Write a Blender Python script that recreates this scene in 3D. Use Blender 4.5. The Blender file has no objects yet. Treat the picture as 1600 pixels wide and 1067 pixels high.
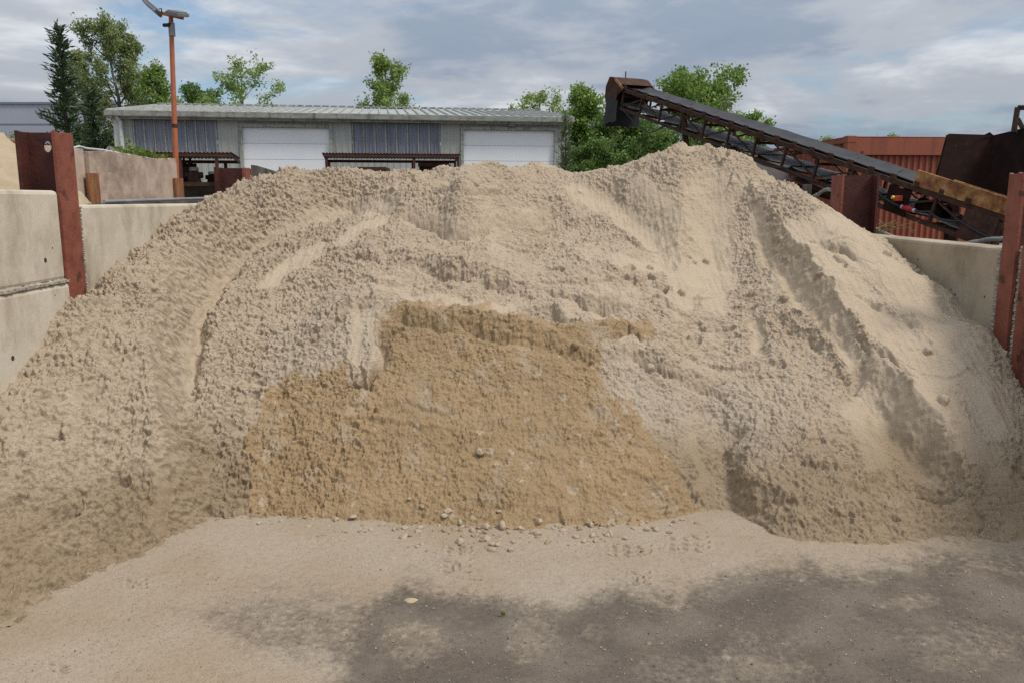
import bpy, bmesh, math, random
import numpy as np
from mathutils import Vector, Matrix

# ------------------------------------------------------------------ camera, sky, sun
SC = bpy.context.scene
F, CX, CY, PITCH, EYE = 1280.0, 800.0, 533.5, math.radians(9.8), 1.7
cam_data = bpy.data.cameras.new("camera")
cam_data.sensor_width = 36.0
cam_data.lens = 36.0 * F / 1600.0
cam_data.clip_start, cam_data.clip_end = 0.05, 3000.0
cam = bpy.data.objects.new("camera", cam_data)
SC.collection.objects.link(cam)
cam.location = (0, 0, EYE)
cam.rotation_euler = (math.radians(90) - PITCH, 0, 0)
SC.camera = cam
SC.render.resolution_x, SC.render.resolution_y = 1024, 682
SC.view_settings.view_transform = 'Standard'
SC.view_settings.look = 'None'
SC.view_settings.exposure = 0.0
SC.view_settings.gamma = 1.0
SC.cycles.use_denoising = False
SC.cycles.max_bounces = 6; SC.cycles.diffuse_bounces = 5

SUN_DIR = Vector((0.52, -0.24, 0.80)).normalized()
sun_data = bpy.data.lights.new("sun", 'SUN')
sun_data.energy = 2.8
sun_data.angle = math.radians(16.0)
sun_data.color = (1.0, 0.93, 0.84)
sun = bpy.data.objects.new("sun", sun_data)
SC.collection.objects.link(sun)
sun.rotation_euler = SUN_DIR.to_track_quat('Z', 'Y').to_euler()
sun.location = (20, -5, 25)

def build_world():
    w = bpy.data.worlds.new("World"); SC.world = w; w.use_nodes = True
    nt = w.node_tree; N = nt.nodes; L = nt.links
    bg = N["Background"]; bg.inputs["Strength"].default_value = 0.098
    sky = N.new("ShaderNodeTexSky"); sky.sky_type = 'NISHITA'; sky.sun_disc = False
    sky.sun_elevation = math.asin(SUN_DIR.z); sky.sun_rotation = math.atan2(SUN_DIR.x, SUN_DIR.y)
    sky.air_density = 1.2; sky.dust_density = 0.6; sky.ozone_density = 2.0
    tc = N.new("ShaderNodeTexCoord"); sep = N.new("ShaderNodeSeparateXYZ"); L.new(tc.outputs["Generated"], sep.inputs[0])
    def math_(op, a, b=None, c=None):
        m = N.new("ShaderNodeMath"); m.operation = op
        for i, v in enumerate((a, b, c)):
            if v is None: continue
            if isinstance(v, (int, float)): m.inputs[i].default_value = v
            else: L.new(v, m.inputs[i])
        return m.outputs[0]
    zz = math_('ADD', math_('MAXIMUM', sep.outputs[2], 0.0), 0.16)
    px = math_('DIVIDE', sep.outputs[0], zz); py = math_('DIVIDE', sep.outputs[1], zz)
    cb = N.new("ShaderNodeCombineXYZ"); L.new(px, cb.inputs[0]); L.new(py, cb.inputs[1]); cb.inputs[2].default_value = 3.7
    def noise(scale, detail, rough, off, dist=0.0):
        mp = N.new("ShaderNodeMapping"); mp.inputs["Location"].default_value = off
        mp.inputs["Rotation"].default_value = (0, 0, 0.35)
        mp.inputs["Scale"].default_value = (scale, scale * 1.1, 1)
        L.new(cb.outputs[0], mp.inputs[0])
        n = N.new("ShaderNodeTexNoise"); n.inputs["Scale"].default_value = 1.0
        n.inputs["Detail"].default_value = detail; n.inputs["Roughness"].default_value = rough
        n.inputs["Distortion"].default_value = dist
        L.new(mp.outputs[0], n.inputs["Vector"]); return n.outputs[0]
    def ramp(v, stops, interp='EASE'):
        r = N.new("ShaderNodeValToRGB"); r.color_ramp.interpolation = interp
        e = r.color_ramp.elements
        while len(e) < len(stops): e.new(0.5)
        for i, (p, c) in enumerate(stops):
            e[i].position = p; e[i].color = (*c, 1) if len(c) == 3 else c
        L.new(v, r.inputs[0]); return r.outputs[0]
    cover = ramp(noise(0.62, 9, 0.60, SKY_OFF[0], 0.5), [(0.33, (0, 0, 0)), (0.50, (1, 1, 1))])
    body = noise(0.46, 8, 0.55, SKY_OFF[1], 0.35)
    fine = noise(2.3, 7, 0.6, SKY_OFF[2], 0.3)
    mixv = math_('ADD', math_('MULTIPLY', body, 0.72), math_('MULTIPLY', fine, 0.28))
    cloud = ramp(mixv, [(0.33, (2.15, 2.85, 3.95)), (0.44, (3.05, 3.7, 4.7)), (0.52, (4.6, 5.0, 5.6)), (0.63, (7.5, 7.8, 8.2))])
    # an overcast dome is brighter overhead than at the horizon; low down the cloud closes up
    cm = N.new("ShaderNodeVectorMath"); cm.operation = 'SCALE'; L.new(cloud, cm.inputs[0])
    L.new(math_('ADD', math_('MULTIPLY', math_('MAXIMUM', sep.outputs[2], 0.0), 1.1), 0.85), cm.inputs[3]); cloud = cm.outputs[0]
    low = ramp(sep.outputs[2], [(0.02, (1, 1, 1)), (0.13, (0.25, 0.25, 0.25))])
    cover = math_('MAXIMUM', cover, low)
    mx = N.new("ShaderNodeMix"); mx.data_type = 'RGBA'
    L.new(cover, mx.inputs[0])
    tint = N.new("ShaderNodeMix"); tint.data_type = 'RGBA'; tint.blend_type = 'MULTIPLY'; tint.inputs[0].default_value = 1.0
    L.new(sky.outputs[0], tint.inputs[6]); tint.inputs[7].default_value = (0.8, 0.95, 1.1, 1)
    L.new(tint.outputs[2], mx.inputs[6]); L.new(cloud, mx.inputs[7])
    L.new(mx.outputs[2], bg.inputs["Color"])
SKY_OFF = [(5.3, 23.7, 0), (44.1, 12.2, 0), (3.0, 1.0, 0)]
build_world()

# ------------------------------------------------------------------ camera geometry helpers (a picture point and a distance give a place)
CP, SP = math.cos(PITCH), math.sin(PITCH)
def ray(px, py):
    a = (px - CX) / F; b = -(py - CY) / F
    return Vector((a, CP + b * SP, -SP + b * CP))
def PD(px, py, d):
    return Vector((0, 0, EYE)) + ray(px, py) * d
def PX(px, py, x):
    r = ray(px, py); return Vector((0, 0, EYE)) + r * (x / r.x)
def PZ(px, py, z):
    r = ray(px, py); return Vector((0, 0, EYE)) + r * ((z - EYE) / r.z)
def PY(px, py, y):
    r = ray(px, py); return Vector((0, 0, EYE)) + r * (y / r.y)
def project(x, y, z):
    zz = z - EYE
    d = y * CP - zz * SP
    up = y * SP + zz * CP
    return CX + F * x / d, CY - F * up / d

def lin(*rgb):
    o = []
    for c in rgb:
        c /= 255.0
        o.append(c / 12.92 if c <= 0.04045 else ((c + 0.055) / 1.055) ** 2.4)
    return tuple(o)

# ------------------------------------------------------------------ materials
def nodes_of(name):
    m = bpy.data.materials.new(name); m.use_nodes = True
    nt = m.node_tree
    return m, nt, nt.nodes, nt.links, nt.nodes["Principled BSDF"]

def set_ramp(r, stops):
    e = r.color_ramp.elements
    while len(e) < len(stops): e.new(0.5)
    for i, (p, c) in enumerate(stops):
        e[i].position = p; e[i].color = (*c, 1)

def pmat(name, cols, scale=4.0, rough=0.8, bump=0.0, bscale=None, metallic=0.0, detail=8.0, stretch=(1, 1, 1), lo=0.3, hi=0.7, spots=None, spec=0.3, streak=None):
    """colour from a noise ramp; spots=(colour, scale, threshold) adds worn flecks; streak=(colour, amount) adds vertical stains"""
    m, nt, N, L, b = nodes_of(name)
    b.inputs["Roughness"].default_value = rough; b.inputs["Metallic"].default_value = metallic
    b.inputs["Specular IOR Level"].default_value = spec
    tc = N.new("ShaderNodeTexCoord"); mp = N.new("ShaderNodeMapping"); mp.inputs["Scale"].default_value = stretch
    L.new(tc.outputs["Object"], mp.inputs[0])
    n = N.new("ShaderNodeTexNoise"); n.inputs["Scale"].default_value = scale; n.inputs["Detail"].default_value = detail
    n.inputs["Roughness"].default_value = 0.62
    L.new(mp.outputs[0], n.inputs["Vector"])
    r = N.new("ShaderNodeValToRGB"); k = len(cols)
    set_ramp(r, [(lo + (hi - lo) * i / max(1, k - 1), c) for i, c in enumerate(cols)])
    L.new(n.outputs[0], r.inputs[0]); col = r.outputs[0]
    if streak:
        mp2 = N.new("ShaderNodeMapping"); mp2.inputs["Scale"].default_value = (7, 7, 0.5); L.new(tc.outputs["Object"], mp2.inputs[0])
        n2 = N.new("ShaderNodeTexNoise"); n2.inputs["Scale"].default_value = 1.0; n2.inputs["Detail"].default_value = 7
        L.new(mp2.outputs[0], n2.inputs["Vector"])
        r2 = N.new("ShaderNodeValToRGB"); set_ramp(r2, [(0.52, (0, 0, 0)), (0.72, (streak[1],) * 3)]); L.new(n2.outputs[0], r2.inputs[0])
        mx = N.new("ShaderNodeMix"); mx.data_type = 'RGBA'; L.new(r2.outputs[0], mx.inputs[0]); L.new(col, mx.inputs[6]); mx.inputs[7].default_value = (*streak[0], 1)
        col = mx.outputs[2]
    if spots:
        n3 = N.new("ShaderNodeTexNoise"); n3.inputs["Scale"].default_value = spots[1]; n3.inputs["Detail"].default_value = 5
        L.new(tc.outputs["Object"], n3.inputs["Vector"])
        r3 = N.new("ShaderNodeValToRGB"); set_ramp(r3, [(spots[2], (0, 0, 0)), (spots[2] + 0.05, (1, 1, 1))]); L.new(n3.outputs[0], r3.inputs[0])
        mx = N.new("ShaderNodeMix"); mx.data_type = 'RGBA'; L.new(r3.outputs[0], mx.inputs[0]); L.new(col, mx.inputs[6]); mx.inputs[7].default_value = (*spots[0], 1)
        col = mx.outputs[2]
    L.new(col, b.inputs["Base Color"])
    if bump:
        nb = N.new("ShaderNodeTexNoise"); nb.inputs["Scale"].default_value = bscale or scale * 6; nb.inputs["Detail"].default_value = 6
        L.new(tc.outputs["Object"], nb.inputs["Vector"])
        bp = N.new("ShaderNodeBump"); bp.inputs["Strength"].default_value = bump; bp.inputs["Distance"].default_value = 0.02
        L.new(nb.outputs[0], bp.inputs["Height"]); L.new(bp.outputs[0], b.inputs["Normal"])
    return m

def concrete(name, cols, stain, stain_amt, hole=1.0, scale=1.6, sv=(3.2, 2.2, 1.1)):
    m, nt, N, L, b = nodes_of(name)
    b.inputs["Roughness"].default_value = 0.85; b.inputs["Specular IOR Level"].default_value = 0.2
    tc = N.new("ShaderNodeTexCoord"); O = tc.outputs["Object"]
    n = N.new("ShaderNodeTexNoise"); n.inputs["Scale"].default_value = scale; n.inputs["Detail"].default_value = 10; n.inputs["Roughness"].default_value = 0.65
    L.new(O, n.inputs["Vector"])
    r = N.new("ShaderNodeValToRGB"); k = len(cols); set_ramp(r, [(0.3 + 0.4 * i / (k - 1), c) for i, c in enumerate(cols)]); L.new(n.outputs[0], r.inputs[0])
    col = r.outputs[0]
    mp2 = N.new("ShaderNodeMapping"); mp2.inputs["Scale"].default_value = sv; L.new(O, mp2.inputs[0])
    n2 = N.new("ShaderNodeTexNoise"); n2.inputs["Scale"].default_value = 1.0; n2.inputs["Detail"].default_value = 9; n2.inputs["Roughness"].default_value = 0.68; L.new(mp2.outputs[0], n2.inputs["Vector"])
    r2 = N.new("ShaderNodeValToRGB"); set_ramp(r2, [(0.50, (0, 0, 0)), (0.70, (stain_amt,) * 3)]); L.new(n2.outputs[0], r2.inputs[0])
    mx = N.new("ShaderNodeMix"); mx.data_type = 'RGBA'; L.new(r2.outputs[0], mx.inputs[0]); L.new(col, mx.inputs[6]); mx.inputs[7].default_value = (*stain, 1); col = mx.outputs[2]
    v = N.new("ShaderNodeTexVoronoi"); v.inputs["Scale"].default_value = 8; v.inputs["Randomness"].default_value = 1.0
    mv = N.new("ShaderNodeMapping"); mv.inputs["Scale"].default_value = (0.0, 1, 1); L.new(O, mv.inputs[0]); L.new(mv.outputs[0], v.inputs["Vector"])
    sepc = N.new("ShaderNodeSeparateColor"); L.new(v.outputs["Color"], sepc.inputs[0])
    thr = N.new("ShaderNodeMath"); thr.operation = 'MULTIPLY'; L.new(sepc.outputs[0], thr.inputs[0]); thr.inputs[1].default_value = 0.36 * hole
    sub = N.new("ShaderNodeMath"); sub.operation = 'SUBTRACT'; L.new(thr.outputs[0], sub.inputs[0]); sub.inputs[1].default_value = 0.25 * hole
    gt = N.new("ShaderNodeMath"); gt.operation = 'LESS_THAN'; L.new(v.outputs["Distance"], gt.inputs[0]); L.new(sub.outputs[0], gt.inputs[1])
    mh = N.new("ShaderNodeMix"); mh.data_type = 'RGBA'; L.new(gt.outputs[0], mh.inputs[0]); L.new(col, mh.inputs[6]); mh.inputs[7].default_value = (0.06, 0.05, 0.04, 1); col = mh.outputs[2]
    L.new(col, b.inputs["Base Color"])
    nb = N.new("ShaderNodeTexNoise"); nb.inputs["Scale"].default_value = 14; nb.inputs["Detail"].default_value = 8; nb.inputs["Roughness"].default_value = 0.7; L.new(O, nb.inputs["Vector"])
    ad = N.new("ShaderNodeMath"); ad.operation = 'SUBTRACT'; L.new(nb.outputs[0], ad.inputs[0]); L.new(gt.outputs[0], ad.inputs[1])
    bp = N.new("ShaderNodeBump"); bp.inputs["Strength"].default_value = 0.35; bp.inputs["Distance"].default_value = 0.012
    L.new(ad.outputs[0], bp.inputs["Height"]); L.new(bp.outputs[0], b.inputs["Normal"])
    return m

def leafmat(name, cols, trans=0.25):
    m, nt, N, L, b = nodes_of(name)
    g = N.new("ShaderNodeNewGeometry")
    r = N.new("ShaderNodeValToRGB"); k = len(cols); set_ramp(r, [(i / (k - 1), c) for i, c in enumerate(cols)])
    L.new(g.outputs["Random Per Island"], r.inputs[0])
    L.new(r.outputs[0], b.inputs["Base Color"]); b.inputs["Roughness"].default_value = 0.55; b.inputs["Specular IOR Level"].default_value = 0.3
    t = N.new("ShaderNodeBsdfTranslucent"); mx = N.new("ShaderNodeMixShader"); mx.inputs[0].default_value = trans
    L.new(r.outputs[0], t.inputs[0]); L.new(b.outputs[0], mx.inputs[1]); L.new(t.outputs[0], mx.inputs[2])
    L.new(mx.outputs[0], N["Material Output"].inputs[0])
    return m

M = {}
M['red_steel'] = pmat('red_oxide_steel', [(0.13, 0.038, 0.024), (0.215, 0.066, 0.041), (0.265, 0.088, 0.056)], 5, 0.62, 0.25, 40, spots=((0.08, 0.032, 0.02), 7, 0.60), streak=((0.07, 0.028, 0.02), 0.8))
M['shaded_red'] = pmat('shaded_red_steel', [(0.035, 0.012, 0.010), (0.062, 0.018, 0.013), (0.085, 0.024, 0.017)], 6, 0.65, 0.25, 40, spots=((0.30, 0.26, 0.22), 42, 0.72))  # darker copy of the posts' red steel, shade of web and outer flange painted in
M['rust'] = pmat('rusty_brown_steel', [(0.028, 0.014, 0.010), (0.055, 0.026, 0.017), (0.095, 0.044, 0.026)], 9, 0.85, 0.4, 50, spots=((0.13, 0.055, 0.025), 14, 0.66))
M['rust_dark'] = pmat('dark_rusty_plate', [(0.012, 0.007, 0.006), (0.020, 0.010, 0.008), (0.032, 0.015, 0.011)], 5, 0.92, 0.2, 40, spec=0.08, spots=((0.05, 0.02, 0.014), 10, 0.66))
M['rust_orange'] = pmat('flaking_yellow_rusty_plate', [(0.07, 0.028, 0.014), (0.22, 0.09, 0.032), (0.38, 0.20, 0.075), (0.46, 0.34, 0.20)], 6, 0.8, 0.4, 40, stretch=(1, 1, 1), lo=0.28, hi=0.72, streak=((0.035, 0.016, 0.011), 0.8))
M['rust_post'] = pmat('orange_rust', [(0.12, 0.045, 0.02), (0.26, 0.11, 0.045), (0.34, 0.17, 0.075)], 6, 0.85, 0.4, 40, stretch=(3, 3, 0.5), streak=((0.07, 0.025, 0.012), 0.7))
M['orange_paint'] = pmat('orange_pole_paint', [(0.36, 0.10, 0.045), (0.46, 0.15, 0.065)], 6, 0.6, 0.1, 40, spots=((0.09, 0.04, 0.03), 7, 0.66))
M['container'] = pmat('red_brown_container_paint', [(0.24, 0.070, 0.040), (0.29, 0.088, 0.050)], 2.5, 0.6, 0.08, 30, spots=((0.11, 0.032, 0.022), 5, 0.68), streak=((0.12, 0.04, 0.028), 0.45))
M['belt'] = pmat('grey_rubber_belt', [(0.035, 0.034, 0.036), (0.062, 0.060, 0.062)], 3, 0.6, 0.1, 30, stretch=(1, 1, 1), spec=0.2)
M['belt_under'] = pmat('dusty_rubber_underside', [(0.16, 0.155, 0.155), (0.27, 0.265, 0.26)], 4, 0.6, 0.1, 30)
M['rubber'] = pmat('black_rubber', [(0.010, 0.010, 0.012), (0.024, 0.024, 0.027)], 5, 0.6, 0.15, 30, spots=((0.15, 0.15, 0.15), 5, 0.74))
M['galv'] = pmat('galvanised_metal', [(0.22, 0.22, 0.22), (0.34, 0.34, 0.34)], 8, 0.5, 0.1, 40, metallic=0.3)
M['lamp_grey'] = pmat('grey_lamp_housing', [(0.14, 0.145, 0.15), (0.22, 0.225, 0.23)], 8, 0.5)
M['lamp_glass'] = pmat('clear_lamp_glass', [(0.45, 0.47, 0.48), (0.55, 0.56, 0.57)], 8, 0.2, spec=0.6)
M['black'] = pmat('black_plastic', [(0.012, 0.012, 0.013), (0.025, 0.025, 0.027)], 10, 0.5)
M['hose'] = pmat('grey_hose', [(0.15, 0.155, 0.145), (0.22, 0.225, 0.21)], 10, 0.5)
M['white_pipe'] = pmat('white_cable_sheath', [(0.5, 0.5, 0.48), (0.65, 0.65, 0.63)], 10, 0.5)
M['plug_red'] = pmat('red_plug', [(0.30, 0.012, 0.02), (0.38, 0.02, 0.03)], 10, 0.4)
M['plug_grey'] = pmat('pale_plug_collar', [(0.4, 0.38, 0.38), (0.5, 0.48, 0.48)], 10, 0.5)
M['yellow'] = pmat('yellow_button', [(0.65, 0.42, 0.02), (0.75, 0.5, 0.03)], 10, 0.4)
M['orange_box'] = pmat('orange_red_switch_box', [(0.35, 0.045, 0.02), (0.42, 0.06, 0.03)], 10, 0.5)
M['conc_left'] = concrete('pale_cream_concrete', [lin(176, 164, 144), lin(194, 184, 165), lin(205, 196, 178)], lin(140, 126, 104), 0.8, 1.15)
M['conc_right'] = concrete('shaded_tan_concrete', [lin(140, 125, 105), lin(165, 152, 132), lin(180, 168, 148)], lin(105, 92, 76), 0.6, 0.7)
M['conc_old'] = concrete('old_pinkish_concrete', [lin(160, 138, 120), lin(186, 164, 146), lin(198, 178, 160)], lin(88, 76, 66), 0.7, 0.8, 2.6, (2, 1.1, 1.6))
M['conc_dark'] = concrete('dark_stained_concrete', [lin(60, 55, 50), lin(90, 84, 78), lin(120, 112, 104)], lin(35, 32, 30), 0.9, 0.6, 3)
M['rubble'] = pmat('crumbling_mortar', [(0.24, 0.205, 0.165), (0.36, 0.315, 0.255), (0.48, 0.425, 0.35)], 45, 0.95, 0.8, 60)
M['shed_wall'] = pmat('grey_green_cladding', [lin(152, 153, 149), lin(168, 169, 165)], 1.2, 0.55, 0, streak=(lin(120, 122, 114), 0.4))
M['shed_trim'] = pmat('weathered_grey_trim', [lin(120, 120, 112), lin(150, 152, 144), lin(165, 167, 160)], 3, 0.6, 0, stretch=(1, 1, 3), streak=(lin(80, 78, 68), 0.7))
M['shed_roof'] = pmat('pale_grey_roof_sheet', [lin(150, 152, 148), lin(178, 180, 174)], 1.5, 0.5, 0, streak=(lin(120, 112, 104), 0.5))
M['translucent'] = pmat('blue_grey_translucent_sheet', [lin(104, 107, 118), lin(120, 123, 135), lin(134, 137, 147)], 1.5, 0.45, 0, stretch=(3, 1, 0.6))
M['door_white'] = pmat('white_door_panel', [lin(226, 228, 230), lin(234, 236, 238)], 1.0, 0.45, 0, spots=(lin(205, 205, 203), 6, 0.72))
M['door_line'] = pmat('door_groove', [lin(165, 168, 174), lin(178, 181, 186)], 4, 0.6)
M['pipe_grey'] = pmat('pale_downpipe', [lin(190, 192, 190), lin(205, 207, 205)], 4, 0.5)
M['canopy'] = pmat('dirty_corrugated_sheet', [(0.07, 0.062, 0.055), (0.14, 0.13, 0.115), (0.22, 0.20, 0.185)], 3, 0.8, 0.2, 30)
M['canopy_steel'] = pmat('brown_painted_steel', [(0.055, 0.022, 0.016), (0.10, 0.038, 0.027)], 6, 0.7, 0.1, 30)
M['warehouse'] = pmat('blue_grey_warehouse_panel', [lin(150, 156, 168), lin(162, 168, 180)], 0.4, 0.6)
M['warehouse_line'] = pmat('warehouse_panel_joint', [lin(110, 116, 128), lin(120, 126, 138)], 1, 0.6)
M['tarp'] = pmat('dark_grey_tarpaulin', [(0.028, 0.026, 0.026), (0.05, 0.046, 0.044), (0.08, 0.072, 0.066)], 2.5, 0.7, 0.2, 10, stretch=(1, 5, 1))
M['tail_grey'] = pmat('grey_end_panel', [(0.13, 0.12, 0.115), (0.2, 0.19, 0.18)], 4, 0.7)
M['bark'] = pmat('grey_brown_bark', [(0.06, 0.05, 0.04), (0.13, 0.115, 0.095), (0.2, 0.185, 0.16)], 3, 0.9, 0.4, 20, stretch=(2, 2, 0.6))
M['bark_dark'] = pmat('dark_brown_bark', [(0.025, 0.02, 0.015), (0.06, 0.048, 0.036)], 3, 0.9, 0.4, 20, stretch=(2, 2, 0.6))
M['leaf_mid'] = leafmat('mid_green_leaves', [(0.103, 0.178, 0.039), (0.189, 0.300, 0.062), (0.294, 0.416, 0.098)], 0.35)
M['leaf_grey'] = leafmat('grey_green_leaves', [(0.133, 0.178, 0.060), (0.234, 0.287, 0.107), (0.349, 0.402, 0.164)], 0.35)
M['leaf_light'] = leafmat('light_green_leaves', [(0.147, 0.225, 0.048), (0.237, 0.338, 0.083), (0.339, 0.441, 0.133)], 0.35)
M['leaf_dark'] = leafmat('dark_green_leaves', [(0.069, 0.129, 0.031), (0.130, 0.217, 0.052), (0.208, 0.309, 0.078)], 0.35)
M['needle'] = leafmat('dark_needles', [(0.026, 0.050, 0.020), (0.048, 0.082, 0.034), (0.080, 0.118, 0.052)], 0.15)
M['needle_olive'] = leafmat('olive_needles', [(0.076, 0.111, 0.048), (0.128, 0.167, 0.076), (0.170, 0.204, 0.111)], 0.15)
M['dry_grass'] = leafmat('dry_grass_blades', [(0.16, 0.12, 0.05), (0.22, 0.20, 0.07), (0.32, 0.26, 0.15)], 0.3)
M['weed'] = leafmat('yellow_green_weed', [(0.10, 0.16, 0.02), (0.16, 0.22, 0.03)], 0.3)

# ------------------------------------------------------------------ mesh helpers
COL = SC.collection
class MB:
    def __init__(self): self.v = []; self.f = []
    def add(self, vs, fs):
        o = len(self.v); self.v += [tuple(p) for p in vs]; self.f += [tuple(i + o for i in f) for f in fs]; return self
    def hexa(self, b, t):
        """eight corners: four of the bottom, four of the top, same order round"""
        return self.add(list(b) + list(t), [(3, 2, 1, 0), (4, 5, 6, 7), (0, 1, 5, 4), (1, 2, 6, 5), (2, 3, 7, 6), (3, 0, 4, 7)])
    def box(self, a, b):
        x0, y0, z0 = a; x1, y1, z1 = b
        return self.hexa([(x0, y0, z0), (x1, y0, z0), (x1, y1, z0), (x0, y1, z0)], [(x0, y0, z1), (x1, y0, z1), (x1, y1, z1), (x0, y1, z1)])
    def obox(self, c, ax, ay, az, hx, hy, hz):
        c = Vector(c); P = lambda i, j, k: c + ax * (i * hx) + ay * (j * hy) + az * (k * hz)
        return self.hexa([P(-1, -1, -1), P(1, -1, -1), P(1, 1, -1), P(-1, 1, -1)], [P(-1, -1, 1), P(1, -1, 1), P(1, 1, 1), P(-1, 1, 1)])
    def bar(self, a, b, w, h=None, up=Vector((0, 0, 1))):
        a = Vector(a); b = Vector(b); h = h or w
        d = (b - a); l = d.length; d.normalize()
        s = d.cross(up)
        if s.length < 1e-4: s = d.cross(Vector((0, 1, 0)))
        s.normalize(); u = s.cross(d)
        return self.obox((a + b) / 2, d, s, u, l / 2, w / 2, h / 2)
    def angle(self, a, b, w, t, up, side):
        """an L-section bar"""
        a = Vector(a); b = Vector(b); d = (b - a).normalized(); l = (b - a).length / 2
        up = up.normalized(); side = side.normalized(); c = (a + b) / 2
        self.obox(c, d, side, up, l, t / 2, w / 2)
        self.obox(c + side * (w / 2 - t / 2) + up * (w / 2 - t / 2) - up * 0.001, d, side, up, l, w / 2 - t, t / 2)
        return self
    def tube(self, pts, r, n=8, cap=True):
        pts = [Vector(p) for p in pts]
        rs = r if isinstance(r, (list, tuple)) else [r] * len(pts)
        rings = []; prev = None
        for i, p in enumerate(pts):
            d = (pts[min(i + 1, len(pts) - 1)] - pts[max(i - 1, 0)]).normalized()
            if prev is None:
                s = d.cross(Vector((0, 0, 1)))
                if s.length < 1e-3: s = d.cross(Vector((0, 1, 0)))
            else:
                s = prev - d * prev.dot(d)
            s.normalize(); prev = s; u = s.cross(d)
            rings.append([p + (s * math.cos(2 * math.pi * k / n) + u * math.sin(2 * math.pi * k / n)) * rs[i] for k in range(n)])
        fs = []
        for i in range(len(pts) - 1):
            for k in range(n):
                k2 = (k + 1) % n
                fs.append((i * n + k, i * n + k2, (i + 1) * n + k2, (i + 1) * n + k))
        if cap:
            fs.append(tuple(range(n - 1, -1, -1))); fs.append(tuple((len(pts) - 1) * n + k for k in range(n)))
        return self.add([q for ring in rings for q in ring], fs)
    def prism(self, poly, ext):
        """poly: flat list of points, ext: vector of thickness"""
        n = len(poly); ext = Vector(ext); p = [Vector(q) for q in poly]
        return self.add(p + [q + ext for q in p], [tuple(range(n - 1, -1, -1)), tuple(range(n, 2 * n))] + [(i, (i + 1) % n, n + (i + 1) % n, n + i) for i in range(n)])
    def build(self, name, mat, parent=None, smooth=False, bevel=0.0, angle=40):
        off = Vector((0, 0, 0)); q = parent
        while q is not None: off += q.location; q = q.parent
        me = bpy.data.meshes.new(name)
        me.from_pydata([(p[0] - off.x, p[1] - off.y, p[2] - off.z) for p in self.v], [], self.f)
        bm = bmesh.new(); bm.from_mesh(me); bmesh.ops.recalc_face_normals(bm, faces=bm.faces); bm.to_mesh(me); bm.free()
        me.materials.append(M[mat] if isinstance(mat, str) else mat)
        o = bpy.data.objects.new(name, me); COL.objects.link(o); o.parent = parent
        if smooth:
            me.polygons.foreach_set("use_smooth", [True] * len(me.polygons))
            if angle < 180: me.set_sharp_from_angle(angle=math.radians(angle))
        if bevel:
            md = o.modifiers.new("bevel", 'BEVEL'); md.width = bevel; md.segments = 2; md.limit_method = 'ANGLE'; md.angle_limit = math.radians(50)
        return o

def tag(o, label=None, cat=None, group=None, kind=None):
    if label: o['label'] = label
    if cat: o['category'] = cat
    if group: o['group'] = group
    if kind: o['kind'] = kind
    return o
def thing(name, label, cat, loc=(0, 0, 0), group=None):
    o = bpy.data.objects.new(name, None); COL.objects.link(o); o.location = loc; o.empty_display_size = 0.2
    return tag(o, label, cat, group)

def mesh_np(name, verts, faces, mat, parent=None, smooth=False):
    me = bpy.data.meshes.new(name)
    nv, nf, k = len(verts), len(faces), faces.shape[1]
    me.vertices.add(nv); me.vertices.foreach_set("co", np.ascontiguousarray(verts, dtype=np.float32).ravel())
    me.loops.add(nf * k); me.loops.foreach_set("vertex_index", np.ascontiguousarray(faces, dtype=np.int32).ravel())
    me.polygons.add(nf); me.polygons.foreach_set("loop_start", np.arange(0, nf * k, k, dtype=np.int32))
    if smooth: me.polygons.foreach_set("use_smooth", np.ones(nf, dtype=bool))
    me.update(calc_edges=True); me.validate()
    me.materials.append(M[mat] if isinstance(mat, str) else mat)
    o = bpy.data.objects.new(name, me); COL.objects.link(o); o.parent = parent
    return o

# ------------------------------------------------------------------ noise on arrays
def _h(ix, iy, s):
    h = (ix * 374761393 + iy * 668265263 + s * 1274126177) & 0xffffffff
    h = ((h ^ (h >> 13)) * 1274126177) & 0xffffffff
    return h ^ (h >> 16)
def gnoise(x, y, s=0):
    xi = np.floor(x).astype(np.int64); yi = np.floor(y).astype(np.int64)
    fx = (x - xi).astype(np.float32); fy = (y - yi).astype(np.float32)
    u = fx * fx * fx * (fx * (fx * 6 - 15) + 10); v = fy * fy * fy * (fy * (fy * 6 - 15) + 10)
    def g(dx, dy):
        a = (_h(xi + dx, yi + dy, s) & 4095).astype(np.float32) * np.float32(2 * math.pi / 4096)
        return np.cos(a) * (fx - dx) + np.sin(a) * (fy - dy)
    a = g(0, 0); b = g(1, 0); c = g(0, 1); d = g(1, 1)
    return (a + u * (b - a) + v * ((c + u * (d - c)) - (a + u * (b - a)))) * 1.5
def fbm(x, y, oct=4, s=0, gain=0.5, lac=2.03):
    t = 0; a = 1.0; n = 0
    for i in range(oct):
        t = t + a * gnoise(x, y, s + i * 17); n += a; x = x * lac + 11.3; y = y * lac - 7.1; a *= gain
    return t / n
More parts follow.
